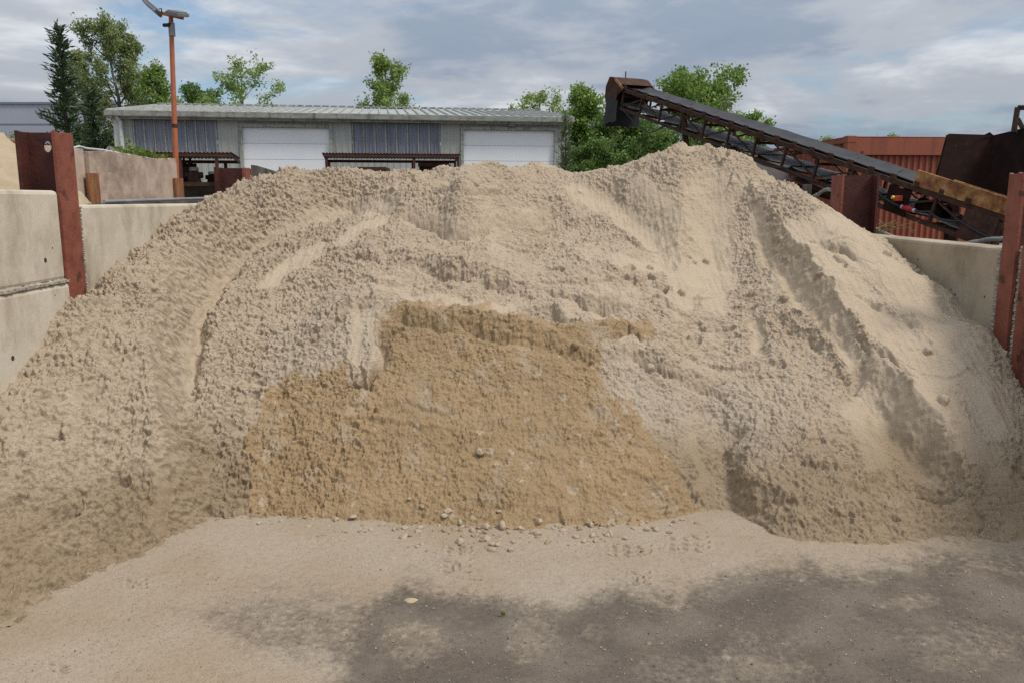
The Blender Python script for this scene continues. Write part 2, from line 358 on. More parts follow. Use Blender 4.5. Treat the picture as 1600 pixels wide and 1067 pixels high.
def clods(x, y, s=0, present=0.5):
    """rounded lumps: height 0..1"""
    xi = np.floor(x).astype(np.int64); yi = np.floor(y).astype(np.int64)
    best = np.zeros(x.shape, np.float32)
    for dx in (-1, 0, 1):
        for dy in (-1, 0, 1):
            h = _h(xi + dx, yi + dy, s); h2 = _h(xi + dx, yi + dy, s + 91); h3 = _h(xi + dx, yi + dy, s + 177)
            cx = xi + dx + 0.15 + 0.7 * (h & 1023) / 1023.0; cy = yi + dy + 0.15 + 0.7 * (h2 & 1023) / 1023.0
            r = 0.18 + 0.42 * ((h3 & 1023) / 1023.0) ** 2
            on = ((h3 >> 10) & 1023) / 1023.0 < present
            d2 = ((x - cx) ** 2 + (y - cy) ** 2) / (r * r)
            best = np.maximum(best, np.where(on, np.sqrt(np.maximum(0, 1 - d2)) * r * 1.7, 0))
    return best
def sstep(a, b, x):
    t = np.clip((x - a) / (b - a), 0, 1); return t * t * (3 - 2 * t)
def pline(u, v, pts, reach):
    """signed distance to a polyline (positive above/left-hand side when walked left to right in the picture) and position along it 0..1; far points get 1e6"""
    pts = np.array(pts, float); D = np.full(u.shape, 1e6, np.float32); T = np.zeros(u.shape, np.float32)
    m = (u > pts[:, 0].min() - reach) & (u < pts[:, 0].max() + reach) & (v > pts[:, 1].min() - reach) & (v < pts[:, 1].max() + reach)
    uu, vv = u[m], v[m]; best = np.full(uu.shape, 1e6); tt = np.zeros(uu.shape)
    seg = np.hypot(np.diff(pts[:, 0]), np.diff(pts[:, 1])); cum = np.concatenate([[0], np.cumsum(seg)]); tot = cum[-1]
    for i in range(len(pts) - 1):
        a = pts[i]; d = pts[i + 1] - a; l = seg[i]
        t = np.clip(((uu - a[0]) * d[0] + (vv - a[1]) * d[1]) / (l * l), 0, 1)
        ex = uu - a[0] - t * d[0]; ey = vv - a[1] - t * d[1]
        dist = np.hypot(ex, ey); sg = np.where(d[0] * ey - d[1] * ex < 0, 1.0, -1.0)
        k = dist < np.abs(best)
        best = np.where(k, dist * sg, best); tt = np.where(k, (cum[i] + t * l) / tot, tt)
    D[m] = best; T[m] = tt
    return D, T
def inpoly(u, v, poly):
    c = np.zeros(u.shape, bool); n = len(poly)
    for i in range(n):
        x0, y0 = poly[i]; x1, y1 = poly[(i + 1) % n]
        if y0 == y1: continue
        k = ((y0 > v) != (y1 > v)) & (u < (x1 - x0) * (v - y0) / (y1 - y0) + x0); c ^= k
    return c
def polysoft(u, v, poly, w):
    d, _ = pline(u, v, list(poly) + [poly[0]], w * 3 + 5)
    d = np.where(inpoly(u, v, poly), np.abs(d), -np.abs(d))
    return sstep(-w, w, d)

WL, WR = -2.80, 3.10           # inner faces of the two bay walls

# ------------------------------------------------------------------ the heap: its long profile at sixteen stations, foot to crest
PROFILES = [   # picture column, foot row, then (row, slope in degrees on the way up to it)
    (20, 985, [(930, 16), (860, 27), (780, 33), (700, 36), (615, 30)]),
    (120, 912, [(860, 26), (780, 38), (700, 34), (620, 38), (540, 33), (470, 30)]),
    (180, 885, [(820, 28), (740, 38), (660, 36), (580, 36), (500, 30), (430, 27)]),
    (240, 852, [(800, 38), (740, 42), (680, 36), (560, 36), (470, 28), (390, 24)]),
    (290, 835, [(780, 30), (700, 31), (600, 31), (520, 29), (455, 26), (400, 38), (350, 26)]),
    (340, 822, [(760, 32), (650, 32), (560, 30), (500, 28), (430, 26), (398, 18), (345, 58), (322, 14)]),
    (440, 814, [(740, 33), (640, 33), (560, 32), (490, 30), (420, 27), (350, 24), (292, 58), (274, 20)]),
    (540, 818, [(740, 36), (650, 36), (580, 37), (540, 39), (480, 36), (458, 14), (405, 25), (330, 24), (308, 20), (285, 50), (268, 42)]),
    (640, 826, [(760, 34), (660, 37), (560, 38), (482, 39), (462, 10), (430, 25), (400, 28), (352, 21), (300, 48), (288, 12), (267, 42)]),
    (720, 830, [(760, 33), (660, 37), (560, 38), (500, 40), (480, 14), (430, 24), (374, 21), (292, 62), (284, 6), (262, 42)]),
    (690, 829, [(760, 33), (660, 37), (560, 38), (496, 40), (476, 13), (430, 24), (364, 21), (296, 52), (286, 6), (264, 42)]),
    (780, 831, [(760, 33), (660, 37), (560, 38), (512, 40), (490, 13), (440, 25), (400, 24), (356, 21), (293, 58), (286, 6), (260, 42)]),
    (840, 832, [(760, 33), (660, 36), (560, 37), (525, 40), (500, 11), (470, 25), (400, 24), (345, 20), (300, 48), (290, 8), (258, 45)]),
    (940, 828, [(760, 33), (660, 36), (570, 38), (538, 44), (510, 20), (470, 25), (400, 24), (335, 22), (300, 34), (264, 42)]),
    (1000, 825, [(760, 34), (660, 36), (570, 37), (530, 30), (470, 25), (400, 24), (350, 26), (300, 42), (256, 44)]),
    (1060, 815, [(740, 36), (650, 36), (580, 34), (500, 27), (440, 25), (390, 27), (330, 40), (230, 44)]),
    (1110, 803, [(740, 36), (650, 34), (560, 30), (500, 27), (440, 28), (380, 32), (300, 42), (236, 42)]),
    (1170, 818, [(740, 37), (650, 32), (560, 29), (500, 26), (440, 26), (370, 32), (300, 40), (256, 40)]),
    (1230, 848, [(780, 33), (700, 29), (600, 28), (500, 26), (440, 26), (370, 36), (296, 38)]),
    (1300, 851, [(780, 32), (700, 28), (600, 27), (520, 28), (450, 36), (400, 30), (338, 30)]),
    (1380, 851, [(780, 30), (700, 28), (640, 30), (560, 36), (480, 29), (388, 27)]),
    (1460, 850, [(780, 30), (740, 28), (660, 38), (600, 30), (500, 30), (450, 28)]),
    (1540, 849, [(780, 31), (700, 34), (600, 35), (520, 34)]),
    (1600, 848, [(780, 31), (700, 34), (618, 33)]),
]
def profile_points():
    C = []
    for px, foot, segs in PROFILES:
        p = PZ(px, foot, 0.0); y, z = p.y, 0.0
        C.append((p.x, p.y, 0.0))
        r0 = ray(px, foot); C.append((p.x * (1 - 0.35 / p.y), p.y - 0.35, -0.16))
        for row, sl in segs:
            r = ray(px, row); k = r.z / r.y; t = math.tan(math.radians(sl))
            # z = EYE + k*y  meets  z = z0 + t*(y - y0)
            yn = (EYE - z + t * y) / (t - k); zn = EYE + k * yn
            y, z = yn, zn; C.append((r.x / r.y * y, y, z))
        wall = px < 350 or px > 1340
        x = C[-1][0]
        if not wall:
            C.append((x, y + 0.35, z - 0.03)); C.append((x, y + 0.9, z - 0.45)); C.append((x, y + 1.8, z - 1.15))
    return C
def wall_points():
    C = []
    for px, py in ((0, 610), (60, 533), (118, 468), (150, 442), (190, 412), (230, 387), (290, 346), (335, 322)):
        p = PX(px, py, WL); C.append(tuple(p)); C.append((p.x - 0.25, p.y, p.z + 0.04))
    for px, py in ((1600, 614), (1552, 530), (1510, 492), (1460, 447), (1410, 404), (1365, 374)):
        p = PX(px, py, WR); C.append(tuple(p)); C.append((p.x + 0.25, p.y, p.z - 0.06))
    for px, py, y in ((342, 338, 7.0), (365, 320, 7.1), (390, 302, 7.15), (415, 288, 7.25)):
        r = ray(px, py); k = r.z / r.y; x = r.x / r.y; C.append((x * y, y, EYE + k * y)); C.append((x * (y + 0.5), y + 0.5, EYE + k * (y + 0.5) - 0.10)); C.append((x * (y + 1.1), y + 1.1, EYE + k * (y + 1.1) - 0.5))
    C += [(-2.8, 8.6, 1.45), (-3.0, 9.4, 1.0), (3.1, 8.2, 1.25), (3.1, 9.2, 0.8), (-3.0, 3.75, 0.36), (-3.0, 3.3, 0.07), (3.3, 4.2, 0.05), (3.3, 4.6, 0.40)]
    return C
CTRL = np.array(profile_points() + wall_points())
def rbf_fit(P, c=0.10, lam=2e-3):
    X = P[:, :2]; z = P[:, 2]; n = len(P)
    d = np.sqrt(((X[:, None] - X[None]) ** 2).sum(-1) + c * c)
    A = np.zeros((n + 3, n + 3)); A[:n, :n] = -d - c * 0 + 0.004 * np.eye(n)
    A[:n, n] = 1; A[:n, n + 1:] = X; A[n, :n] = 1; A[n + 1:, :n] = X.T
    w = np.linalg.solve(A, np.concatenate([z, [0, 0, 0]]))
    def ev(x, y):
        o = np.full(x.shape, w[n])
        o = o + w[n + 1] * x + w[n + 2] * y
        for i in range(n):
            o = o - w[i] * np.sqrt((x - X[i, 0]) ** 2 + (y - X[i, 1]) ** 2 + c * c)
        return o
    return ev
BASE = rbf_fit(CTRL)
def up_cubic(G, m):
    """Catmull-Rom resampling along the last axis at fractional indices m"""
    i = np.clip(np.floor(m).astype(int), 1, G.shape[-1] - 3); t = m - i
    a, b, c, d = G[..., i - 1], G[..., i], G[..., i + 1], G[..., i + 2]
    return 0.5 * (2 * b + (c - a) * t + (2 * a - 5 * b + 4 * c - d) * t * t + (3 * b - a - 3 * c + d) * t ** 3)

BROWN = [(404, 600), (440, 592), (480, 582), (520, 566), (548, 556), (552, 590), (578, 596), (596, 520), (590, 500), (612, 474), (650, 474), (700, 480), (760, 482), (830, 505), (880, 508), (925, 520),
         (940, 545), (945, 575), (960, 610), (985, 650), (1020, 690), (1050, 730), (1085, 775), (1118, 806), (1090, 835), (960, 850), (800, 852), (600, 845), (480, 825), (385, 790), (380, 720), (400, 660)]
BROWN2 = [(925, 505), (955, 496), (1000, 505), (1045, 528), (1000, 535), (975, 527), (950, 525), (935, 545)]
SMOOTH = [  # (polyline, half width px): slides of fine dry sand
    ([(610, 312), (540, 312), (480, 322), (420, 352), (375, 385), (335, 432), (310, 480), (296, 540), (290, 590)], 11),
    ([(500, 385), (455, 408), (415, 440)], 10),
    ([(640, 336), (680, 360), (705, 376), (745, 362), (800, 345), (850, 340)], 11),
    ([(600, 340), (560, 360), (530, 385)], 10),
    ([(900, 296), (950, 310), (1000, 340), (1050, 400), (1065, 438)], 20), ([(1000, 290), (1040, 330), (1058, 390)], 18),
    ([(1105, 300), (1110, 360), (1115, 420)], 38), ([(1100, 385), (1090, 430), (1070, 465)], 18), ([(1110, 430), (1120, 470)], 22),
    ([(960, 405), (1010, 415), (1050, 400)], 9),
    ([(1180, 340), (1200, 400), (1250, 470)], 12), ([(1175, 500), (1185, 540)], 7),
    ([(1235, 430), (1300, 500), (1330, 560)], 12),
    ([(1360, 590), (1400, 650), (1450, 710)], 26), ([(1340, 640), (1375, 720)], 20),
    ([(1250, 380), (1330, 470), (1400, 550), (1480, 650), (1540, 730)], 24), ([(1300, 370), (1400, 450), (1500, 560), (1560, 660)], 34),
    ([(1350, 400), (1440, 470), (1520, 560)], 14), ([(1400, 520), (1480, 600)], 20), ([(1430, 640), (1510, 700)], 16),
    ([(640, 464), (720, 474), (800, 484)], 7), ([(680, 478), (780, 492)], 6), ([(560, 480), (556, 560)], 8), ([(575, 490), (590, 560)], 7), ([(1080, 690), (1100, 760)], 9),
    ([(262, 790), (255, 830)], 12), ([(90, 625), (150, 622)], 14)]
LEDGES = [  # (polyline left to right, height m, decay px above it, edge width px, undercut m)
    ([(505, 400), (545, 392), (600, 398)], 0.055, 22, 4, 0.02),
    ([(596, 400), (640, 404), (690, 420), (760, 437), (815, 452), (850, 470)], 0.075, 26, 5, 0.02),
    ([(845, 455), (900, 468), (960, 480), (1000, 486)], 0.045, 22, 5, 0.012),
    ([(600, 385), (650, 380), (690, 385)], 0.03, 20, 6, 0.0),
    ([(825, 488), (860, 494), (905, 500)], 0.05, 15, 3, 0.03),
    ([(470, 538), (510, 506), (545, 478), (575, 462), (618, 464)], 0.05, 16, 4, 0.02),
    ([(612, 482), (650, 494), (700, 506), (760, 514), (820, 528), (880, 540), (935, 552)], 0.085, 20, 4, 0.02),
    ([(945, 552), (985, 545), (1030, 566), (1075, 592), (1130, 612)], 0.065, 22, 4, 0.03),
    ([(940, 530), (980, 520), (1030, 540)], 0.03, 14, 4, 0.01),
    ([(880, 400), (930, 412), (980, 418)], 0.03, 18, 8, 0.0),
    ([(520, 296), (580, 303), (640, 300), (700, 290), (760, 296), (840, 292), (900, 300)], 0.05, 14, 5, 0.01),
    ([(545, 560), (556, 590), (578, 594), (600, 510)], 0.02, 12, 3, 0.02),
    ([(600, 316), (650, 338), (705, 374), (760, 356), (840, 340), (880, 330)], 0.055, 34, 5, 0.01),
    ([(880, 352), (930, 345), (985, 352)], 0.03, 15, 6, 0.0),
    ([(150, 742), (190, 752), (225, 750)], 0.035, 18, 5, 0.0),
    ([(1180, 770), (1260, 790), (1330, 800), (1420, 800)], 0.035, 22, 7, 0.0),
    ([(1215, 500), (1260, 520), (1310, 560), (1338, 590)], 0.06, 22, 5, 0.015),
    ([(1270, 395), (1320, 400), (1345, 420)], 0.025, 12, 4, 0.01), ([(1350, 480), (1420, 510), (1450, 530)], 0.025, 12, 4, 0.01),
    ([(1300, 480), (1360, 560), (1440, 600)], 0.015, 14, 4, 0.005)]
RIDGES = [  # (polyline top to bottom or left to right, height m, reach px on the first side, reach px on the other)
    ([(440, 282), (385, 304), (340, 345), (300, 395), (265, 455), (240, 520)], 0.115, 10, 40),
    ([(240, 520), (236, 580), (240, 660), (262, 720), (240, 830)], 0.19, 24, 50),
    ([(520, 345), (440, 385), (370, 430), (330, 480), (320, 540)], 0.04, 14, 30),
    ([(1062, 232), (1060, 300), (1064, 380), (1068, 440)], 0.05, 10, 26),
    ([(1110, 238), (1160, 296), (1200, 345), (1240, 395), (1290, 455), (1320, 505), (1342, 545)], 0.085, 60, 13),
    ([(1342, 545), (1390, 600), (1440, 650), (1480, 712), (1530, 775)], 0.095, 60, 14),
    ([(1160, 385), (1200, 430), (1240, 470), (1275, 510)], 0.05, 26, 12),
    ([(1170, 725), (1166, 770), (1172, 806)], 0.06, 60, 10),
    ([(1215, 285), (1260, 330), (1330, 400), (1420, 500), (1500, 600)], 0.03, 40, 20),
    ([(1480, 560), (1530, 620), (1580, 690)], 0.03, 30, 14),
    ([(716, 282), (700, 320), (690, 350)], 0.02, 14, 22), ([(865, 290), (880, 320), (895, 345)], 0.04, 20, 20),
    ([(150, 560), (170, 640), (150, 720)], 0.03, 30, 30)]
TROUGHS = [  # (polyline, half width px, depth m)
    ([(600, 312), (540, 314), (480, 324), (420, 354), (375, 387), (335, 434), (310, 482), (296, 540), (292, 620)], 18, 0.16),
    ([(500, 388), (455, 410), (415, 442)], 14, 0.03), ([(560, 297), (640, 298), (690, 290), (780, 288), (860, 292)], 9, 0.035), ([(900, 292), (960, 300), (1010, 345), (1055, 430)], 26, 0.07),
    ([(1110, 290), (1112, 360), (1118, 430)], 34, 0.06), ([(1180, 330), (1200, 400), (1255, 470), (1310, 530), (1335, 590)], 18, 0.07), ([(1355, 590), (1400, 660), (1460, 740)], 26, 0.08), ([(1170, 480), (1190, 550)], 10, 0.03), ([(300, 640), (320, 720), (330, 790)], 40, 0.04), ([(1110, 640), (1140, 730), (1150, 790)], 24, 0.05)]
PITS = [  # (px, py, rx, ry, depth m)
    (88, 622, 26, 9, 0.07), (138, 620, 26, 11, 0.08), (78, 676, 19, 7, 0.055), (116, 784, 12, 12, 0.05), (20, 778, 22, 9, 0.045), (80, 858, 26, 9, 0.035), (190, 770, 16, 8, 0.03),
    (860, 806, 16, 11, 0.06), (972, 352, 9, 5, 0.035), (985, 415, 9, 5, 0.04), (1075, 390, 10, 5, 0.03), (1342, 575, 9, 20, 0.025), (1440, 680, 14, 12, 0.02), (1470, 765, 40, 8, 0.05), (562, 590, 14, 7, 0.05), (605, 512, 16, 6, 0.05), (1115, 600, 20, 5, 0.03), (640, 498, 30, 8, 0.02),
    (260, 450, 14, 5, 0.03), (235, 455, 10, 5, 0.025), (1000, 640, 0.1, 0.1, 0.0)]
BUMPS = [  # single clods stuck in the slope (px, py, radius m)
    (465, 268, 0.022), (1103, 392, 0.03), (1085, 398, 0.022), (985, 420, 0.035), (1020, 430, 0.03), (1015, 412, 0.025), (1210, 340, 0.02), (930, 420, 0.02), (370, 400, 0.05), (355, 412, 0.035), (1045, 450, 0.03), (1065, 455, 0.03), (755, 705, 0.02), (560, 660, 0.025), (590, 640, 0.02),
    (745, 290, 0.02), (1280, 452, 0.02), (1385, 400, 0.03), (1450, 560, 0.025), (1470, 645, 0.035), (640, 405, 0.02), (900, 545, 0.025), (925, 560, 0.018), (1225, 470, 0.03), (1255, 480, 0.03), (1015, 575, 0.03)]

def build_heap():
    dx = 0.0044
    xs = np.arange(WL - 0.03, WR + 0.03, dx)
    ys = np.concatenate([np.arange(3.05, 4.9, dx), np.arange(4.9, 7.6, 0.0029), np.arange(7.6, 8.05, dx), np.arange(8.05, 9.4, 0.02)])
    # coarse grid of the base, then cubic resampling
    h = 0.04
    gx = np.arange(xs[0] - 3 * h, xs[-1] + 4 * h, h); gy = np.arange(ys[0] - 3 * h, ys[-1] + 4 * h, h)
    GX, GY = np.meshgrid(gx, gy); G = BASE(GX, GY)
    k = np.array([0.25, 0.5, 0.25])
    Gs = up_cubic(up_cubic(G, (xs - gx[0]) / h).T, (ys - gy[0]) / h).T
    X, Y = np.meshgrid(xs, ys); X = X.astype(np.float32); Y = Y.astype(np.float32)
    Z = Gs.astype(np.float32)
    # wobble the picture-plane guide so no feature has a clean drawn edge
    U, V = project(X, Y, Z)
    wob = np.clip(5.0 / np.maximum(Y, 1), 0.5, 1.4)
    U2 = U + (fbm(X * 5, Y * 5, 3, 5) * 16 + fbm(X * 22, Y * 15, 2, 6) * 3.5) * wob
    V2 = V + (fbm(X * 5, Y * 5, 3, 7) * 12 + fbm(X * 22, Y * 15, 2, 8) * 3) * wob
    for pts, A, L, w, under in LEDGES:
        D, T = pline(U2, V2, pts, L * 4)
        m = np.abs(D) < 1e5; taper = np.sin(np.pi * np.clip(T, 0.02, 0.98)) ** 0.6
        w = w + 2.5; A = A * 1.5
        hgt = A * sstep(-w, w, D) * np.exp(-np.maximum(D, 0) / L) * taper - under * np.exp(-((D + w * 1.2) / (w * 0.9)) ** 2) * taper
        Z = Z + np.where(m, hgt, 0).astype(np.float32)
    for pts, A, L1, L2 in RIDGES:
        D, T = pline(U2, V2, pts, max(L1, L2) * 4)
        m = np.abs(D) < 1e5; taper = np.sin(np.pi * np.clip(T, 0.03, 0.97)) ** 0.5
        hgt = 1.5 * A * np.where(D > 0, np.exp(-np.abs(D) / L1), np.exp(-np.abs(D) / L2)) * taper
        Z = Z + np.where(m, hgt, 0).astype(np.float32)
    for pts, w, dep in TROUGHS:
        D, T = pline(U2, V2, pts, w * 3); Z = Z - (1.5 * dep * np.exp(-(np.minimum(np.abs(D), 1e3) / w) ** 2) * np.sin(np.pi * np.clip(T, 0.05, 0.95)) ** 0.5).astype(np.float32)
    for cx, cy, rx, ry, dep in PITS:
        q = ((U2 - cx) / rx) ** 2 + ((V2 - cy) / ry) ** 2
        Z = Z - (1.6 * dep * (1 - sstep(0.35, 1.25, q))).astype(np.float32)
    UB = U2 + fbm(X * 9, Y * 2.5, 3, 15) * 26; VB = V2 + fbm(X * 7, Y * 5, 3, 16) * 16
    smooth = np.zeros_like(Z)
    for pts, w in SMOOTH:
        D, T = pline(U2, V2, pts, w * 2.5)
        smooth = np.maximum(smooth, 1 - sstep(w * 0.6, w * 1.4, np.abs(D)))
    brown = np.maximum(polysoft(UB, VB, BROWN, 16), polysoft(UB, VB, BROWN2, 11)); brown = sstep(0.22, 0.78, brown + 0.55 * fbm(X * 26, Y * 22, 4, 17) * 4 * brown * (1 - brown))
    brown_mask = brown
    # broad lumps
    rough = 1 - 0.96 * smooth
    Z = Z + (fbm(X * 1.9, Y * 2.3, 3, 21) * 0.040 + (0.5 - np.abs(fbm(X * 4.5, Y * 5.2, 3, 31))) * 0.045 * (0.3 + 0.7 * rough) - 0.018).astype(np.float32)
    # small slumps: gentle rise, sharp broken drop along wandering contours
    S0_ = 1.2 * Y
    tt = fbm(X * 0.85 + 3, S0_ * 1.5, 5, 161) * 3.2 + S0_ * 0.9; fr = tt - np.floor(tt)
    saw = (fr - 0.5) - (fr - 0.5 + 0.5) * sstep(0.93, 1.0, fr) * 0.98
    Z = Z + (saw * 0.060 * sstep(-0.2, 0.25, fbm(X * 1.1 + 30, S0_ * 1.1, 3, 162)) * (0.25 + 0.75 * rough) * (1 - 0.6 * brown)).astype(np.float32)
    # nothing stands steeper than the damp sand can hold: relax over-steep faces
    def relax(A, gap, cap):
        up = A.copy(); dn = A.copy(); n = A.shape[0]
        for j in range(1, n): up[j] = np.minimum(up[j], up[j - 1] + cap * gap[j - 1]); dn[j] = np.maximum(dn[j], dn[j - 1] - cap * gap[j - 1])
        for j in range(n - 2, -1, -1): dn[j] = np.maximum(dn[j], dn[j + 1] - cap * gap[j]); up[j] = np.minimum(up[j], up[j + 1] + cap * gap[j])
        return 0.5 * (up + dn)
    Z = relax(Z, np.diff(ys), 2.3).astype(np.float32); Z = relax(Z.T.copy(), np.diff(xs), 2.1).T.astype(np.float32)
    for pts, A, L, w, under in LEDGES:
        if under <= 0: continue
        D, T = pline(U2, V2, pts, 30); brk = sstep(-0.25, 0.15, fbm(X * 4 + A * 90, Y * 4, 2, 171)) * np.sin(np.pi * np.clip(T, 0.02, 0.98)) ** 0.5
        Z = Z - (0.045 * brk * np.exp(-((np.clip(D, -1e3, 1e3) + w + 1.5) / 2.4) ** 2)).astype(np.float32)
    # slope-following grain: normals of the broad shape
    zy, zx = np.gradient(Z, ys, xs)
    kk = 4
    def blur(a, r):
        for ax in (0, 1):
            c = np.cumsum(np.pad(a, [(r + 1, r) if i == ax else (0, 0) for i in (0, 1)], mode='edge'), axis=ax, dtype=np.float64)
            a = (np.take(c, range(2 * r + 1, c.shape[ax]), axis=ax) - np.take(c, range(0, c.shape[ax] - 2 * r - 1), axis=ax)) / (2 * r + 1)
        return a.astype(np.float32)
    zx = blur(zx.astype(np.float32), 6); zy = blur(zy.astype(np.float32), 6)
    nl = np.sqrt(zx * zx + zy * zy + 1); NX, NY, NZ = -zx / nl, -zy / nl, 1 / nl
    steep = sstep(0.9, 1.8, np.hypot(zx, zy))
    S = 0.75 * Y + 0.70 * Z                                       # length up the slope
    wx = X + 0.012 * gnoise(X * 30, S * 30, 40); wy = S + 0.012 * gnoise(X * 30, S * 30, 41)
    n0 = gnoise(wx * 13, wy * 11, 51); n1 = gnoise(wx * 30, wy * 23, 52); n2 = gnoise(wx * 62, wy * 50, 53); n3 = gnoise(X * 110, S * 95, 54)
    bil = np.abs(gnoise(wx * 40, wy * 30, 55))
    cl = clods(wx * 17, wy * 15, 61, 0.45); cl2 = clods(wx * 34, wy * 28, 62, 0.75)
    patch = 0.80 + 0.45 * sstep(-0.35, 0.45, fbm(X * 1.6, S * 1.6, 3, 71))          # some areas rougher than others
    coarse = sstep(-0.10, 0.35, fbm(X * 2.4 + 5, S * 2.4, 3, 72)); slip = sstep(0.12, 0.34, fbm(X * 2.2 + 40, S * 1.1, 4, 73))
    smooth = np.maximum(smooth, 0.75 * slip * (1 - brown) * sstep(-1.3, -0.5, X))
    rough = 1 - 0.96 * smooth
    cl3 = clods(wx * 62, wy * 55, 63, 0.75); cl1 = clods(wx * 20, wy * 17, 65, 0.5); big = clods(wx * 11, wy * 9.5, 64, 0.13)
    m1 = fbm(wx * 9, wy * 7.5, 3, 74)
    pale = m1 * 0.008 + n1 * 0.0100 + n2 * 0.0072 + n3 * 0.0028 + bil * 0.005 + coarse * (cl1 * 0.006 + big * 0.016) + cl2 * 0.0085 + cl3 * 0.0060 - 0.008
    br = m1 * 0.008 + n1 * 0.0062 + n2 * 0.0058 + n3 * 0.0030 + coarse * (cl1 * 0.006 + big * 0.016) + cl2 * 0.0080 + cl3 * 0.0080 - 0.007
    d = pale * (1 - brown) + br * brown
    d = d * (1 - 0.35 * polysoft(U2, V2, [(400, 600), (430, 500), (560, 440), (620, 470), (590, 570), (470, 590)], 14))
    d = d * 0.88 * (1.05 + 0.85 * (1 - sstep(-1.3, -0.6, X)) + 0.15 * sstep(1.2, 2.0, X)) * rough * patch * (1 - 0.15 * steep) + n2 * 0.0012 * smooth + steep * fbm(X * 26, S * 16, 3, 81) * 0.012 - 0.003
    # runnels down the slides
    d = d + smooth * gnoise(X * 34, S * 3.0, 91) * 0.004
    d = d.astype(np.float32)
    for cx, cy, r in BUMPS:
        q = None
        near = (np.abs(U - cx) < 60) & (np.abs(V - cy) < 60)
        if not near.any(): continue
        ii = np.argmin(np.where(near, (U - cx) ** 2 + (V - cy) ** 2, 1e9)); bx, by = X.ravel()[ii], S.ravel()[ii]
        rr = r * (1 + 0.35 * gnoise(X * 40, S * 40, 95))
        d2 = ((X - bx) ** 2 + (S - by) ** 2) / (rr * rr)
        d = np.where(d2 < 1, np.maximum(d, np.sqrt(np.maximum(0, 1 - d2)) * r * 1.2), d)
    Xd, Yd, Zd = X + NX * d, Y + NY * d, Z + NZ * d
    Xd = np.clip(Xd, WL - 0.03, WR + 0.03)
    # ---- colour of the sand (dry pale, fresh damp brown, darker and browner towards the toe)
    c_pale = np.array([0.432, 0.350, 0.258]); c_warm = np.array([0.425, 0.338, 0.243]); c_brown = np.array([0.335, 0.236, 0.134]); c_toe = np.array([0.285, 0.214, 0.138]); c_grey = np.array([0.415, 0.347, 0.268])
    def mixc(a, b, t): return a * (1 - t[..., None]) + b * t[..., None]
    C = np.broadcast_to(c_pale, X.shape + (3,)).astype(np.float32)
    t = sstep(-0.1, 0.5, fbm(X * 1.3, S * 1.3, 4, 101)); C = mixc(C, c_warm, 0.55 * t * (1 - smooth))
    grey = np.maximum(polysoft(U2, V2, [(400, 600), (430, 520), (540, 460), (600, 470), (590, 560), (540, 560), (470, 585)], 14), polysoft(U2, V2, [(945, 550), (1010, 560), (1150, 610), (1320, 760), (1200, 800), (1110, 790), (1000, 660)], 40))
    C = mixc(C, c_grey, 0.75 * grey)
    C = mixc(C, np.array([0.475, 0.385, 0.280]), 0.8 * smooth)
    C = mixc(C, c_warm, 0.55 * steep * (1 - smooth))
    toe = (1 - sstep(0.20, 0.50, Z + 0.14 * fbm(X * 2, S * 2, 4, 111)))
    toe = np.maximum(toe, (1 - sstep(0.02, 0.25, Z)))
    C = mixc(C, c_toe, 0.92 * toe)
    C = mixc(C, c_warm, 0.35 * sstep(0.0, 0.4, fbm(X * 3.1, S * 3.1, 3, 113)) * toe)
    for pts, w in (([(1088, 690), (1100, 770)], 5), ([(1058, 655), (1078, 745)], 6), ([(556, 480), (555, 575)], 7), ([(588, 488), (594, 580)], 5), ([(572, 598), (556, 650)], 4), ([(1020, 620), (1046, 690)], 8)):
        D, T = pline(U2, V2, pts, 30); brown = brown * (1 - 0.9 * np.exp(-(np.minimum(np.abs(D), 1e3) / w) ** 2) * sstep(0, 0.15, T) * (1 - sstep(0.7, 1, T)))
    stray = sstep(0.28, 0.5, fbm(X * 9, S * 9, 3, 121)) * polysoft(U2, V2, [(590, 455), (900, 480), (1060, 500), (1080, 560), (940, 560), (560, 500)], 14)
    C = mixc(C, c_brown, np.clip(brown + 0.8 * stray * (1 - brown), 0, 1) * 0.97)
    pl = sstep(0.05, 0.55, fbm(X * 4.5, S * 4.5, 5, 131)) * brown; C = mixc(C, c_warm * 0.93, 0.65 * pl); C = C * (1 + 0.16 * fbm(X * 2.6, S * 2.6, 4, 133) * brown)[..., None]
    # pale lumps in the brown face
    C = mixc(C, c_pale, (0.8 * brown * (cl > 0.33) * (gnoise(X * 17, S * 15, 141) > 0.28)).astype(np.float32))
    C = C * (1 + 0.10 * gnoise(X * 90, S * 90, 151) + 0.07 * gnoise(X * 190, S * 190, 152))[..., None]
    C = np.clip(C, 0.01, 0.8)
    ny, nx = X.shape
    idx = np.arange(ny * nx).reshape(ny, nx)
    faces = np.stack([idx[:-1, :-1], idx[:-1, 1:], idx[1:, 1:], idx[1:, :-1]], -1).reshape(-1, 4)
    verts = np.stack([Xd, Yd, Zd], -1).reshape(-1, 3); cols = C.reshape(-1, 3)
    fb = brown_mask.reshape(-1)[faces].mean(1) > 0.5
    low = verts[faces][:, :, 2].max(1) > -0.05
    def part(name, sel, parent):
        fs = faces[sel]; used, inv = np.unique(fs, return_inverse=True)
        o = mesh_np(name, verts[used] - np.array([0, 0, 0]), inv.reshape(-1, 4), SAND, parent, smooth=True)
        a = o.data.attributes.new("tone", 'FLOAT_COLOR', 'POINT')
        a.data.foreach_set("color", np.concatenate([cols[used], np.ones((len(used), 1))], 1).astype(np.float32).ravel())
        return o
    heap = part('sand_heap', low & ~fb, None)
    tag(heap, 'large heap of pale dry sand filling the bay between two concrete walls', 'sand heap')
    br_o = part('damp_sand_face', low & fb, heap); br_o['label'] = 'freshly dug golden brown damp sand face'
    return (xs, ys, Zd, U, V)

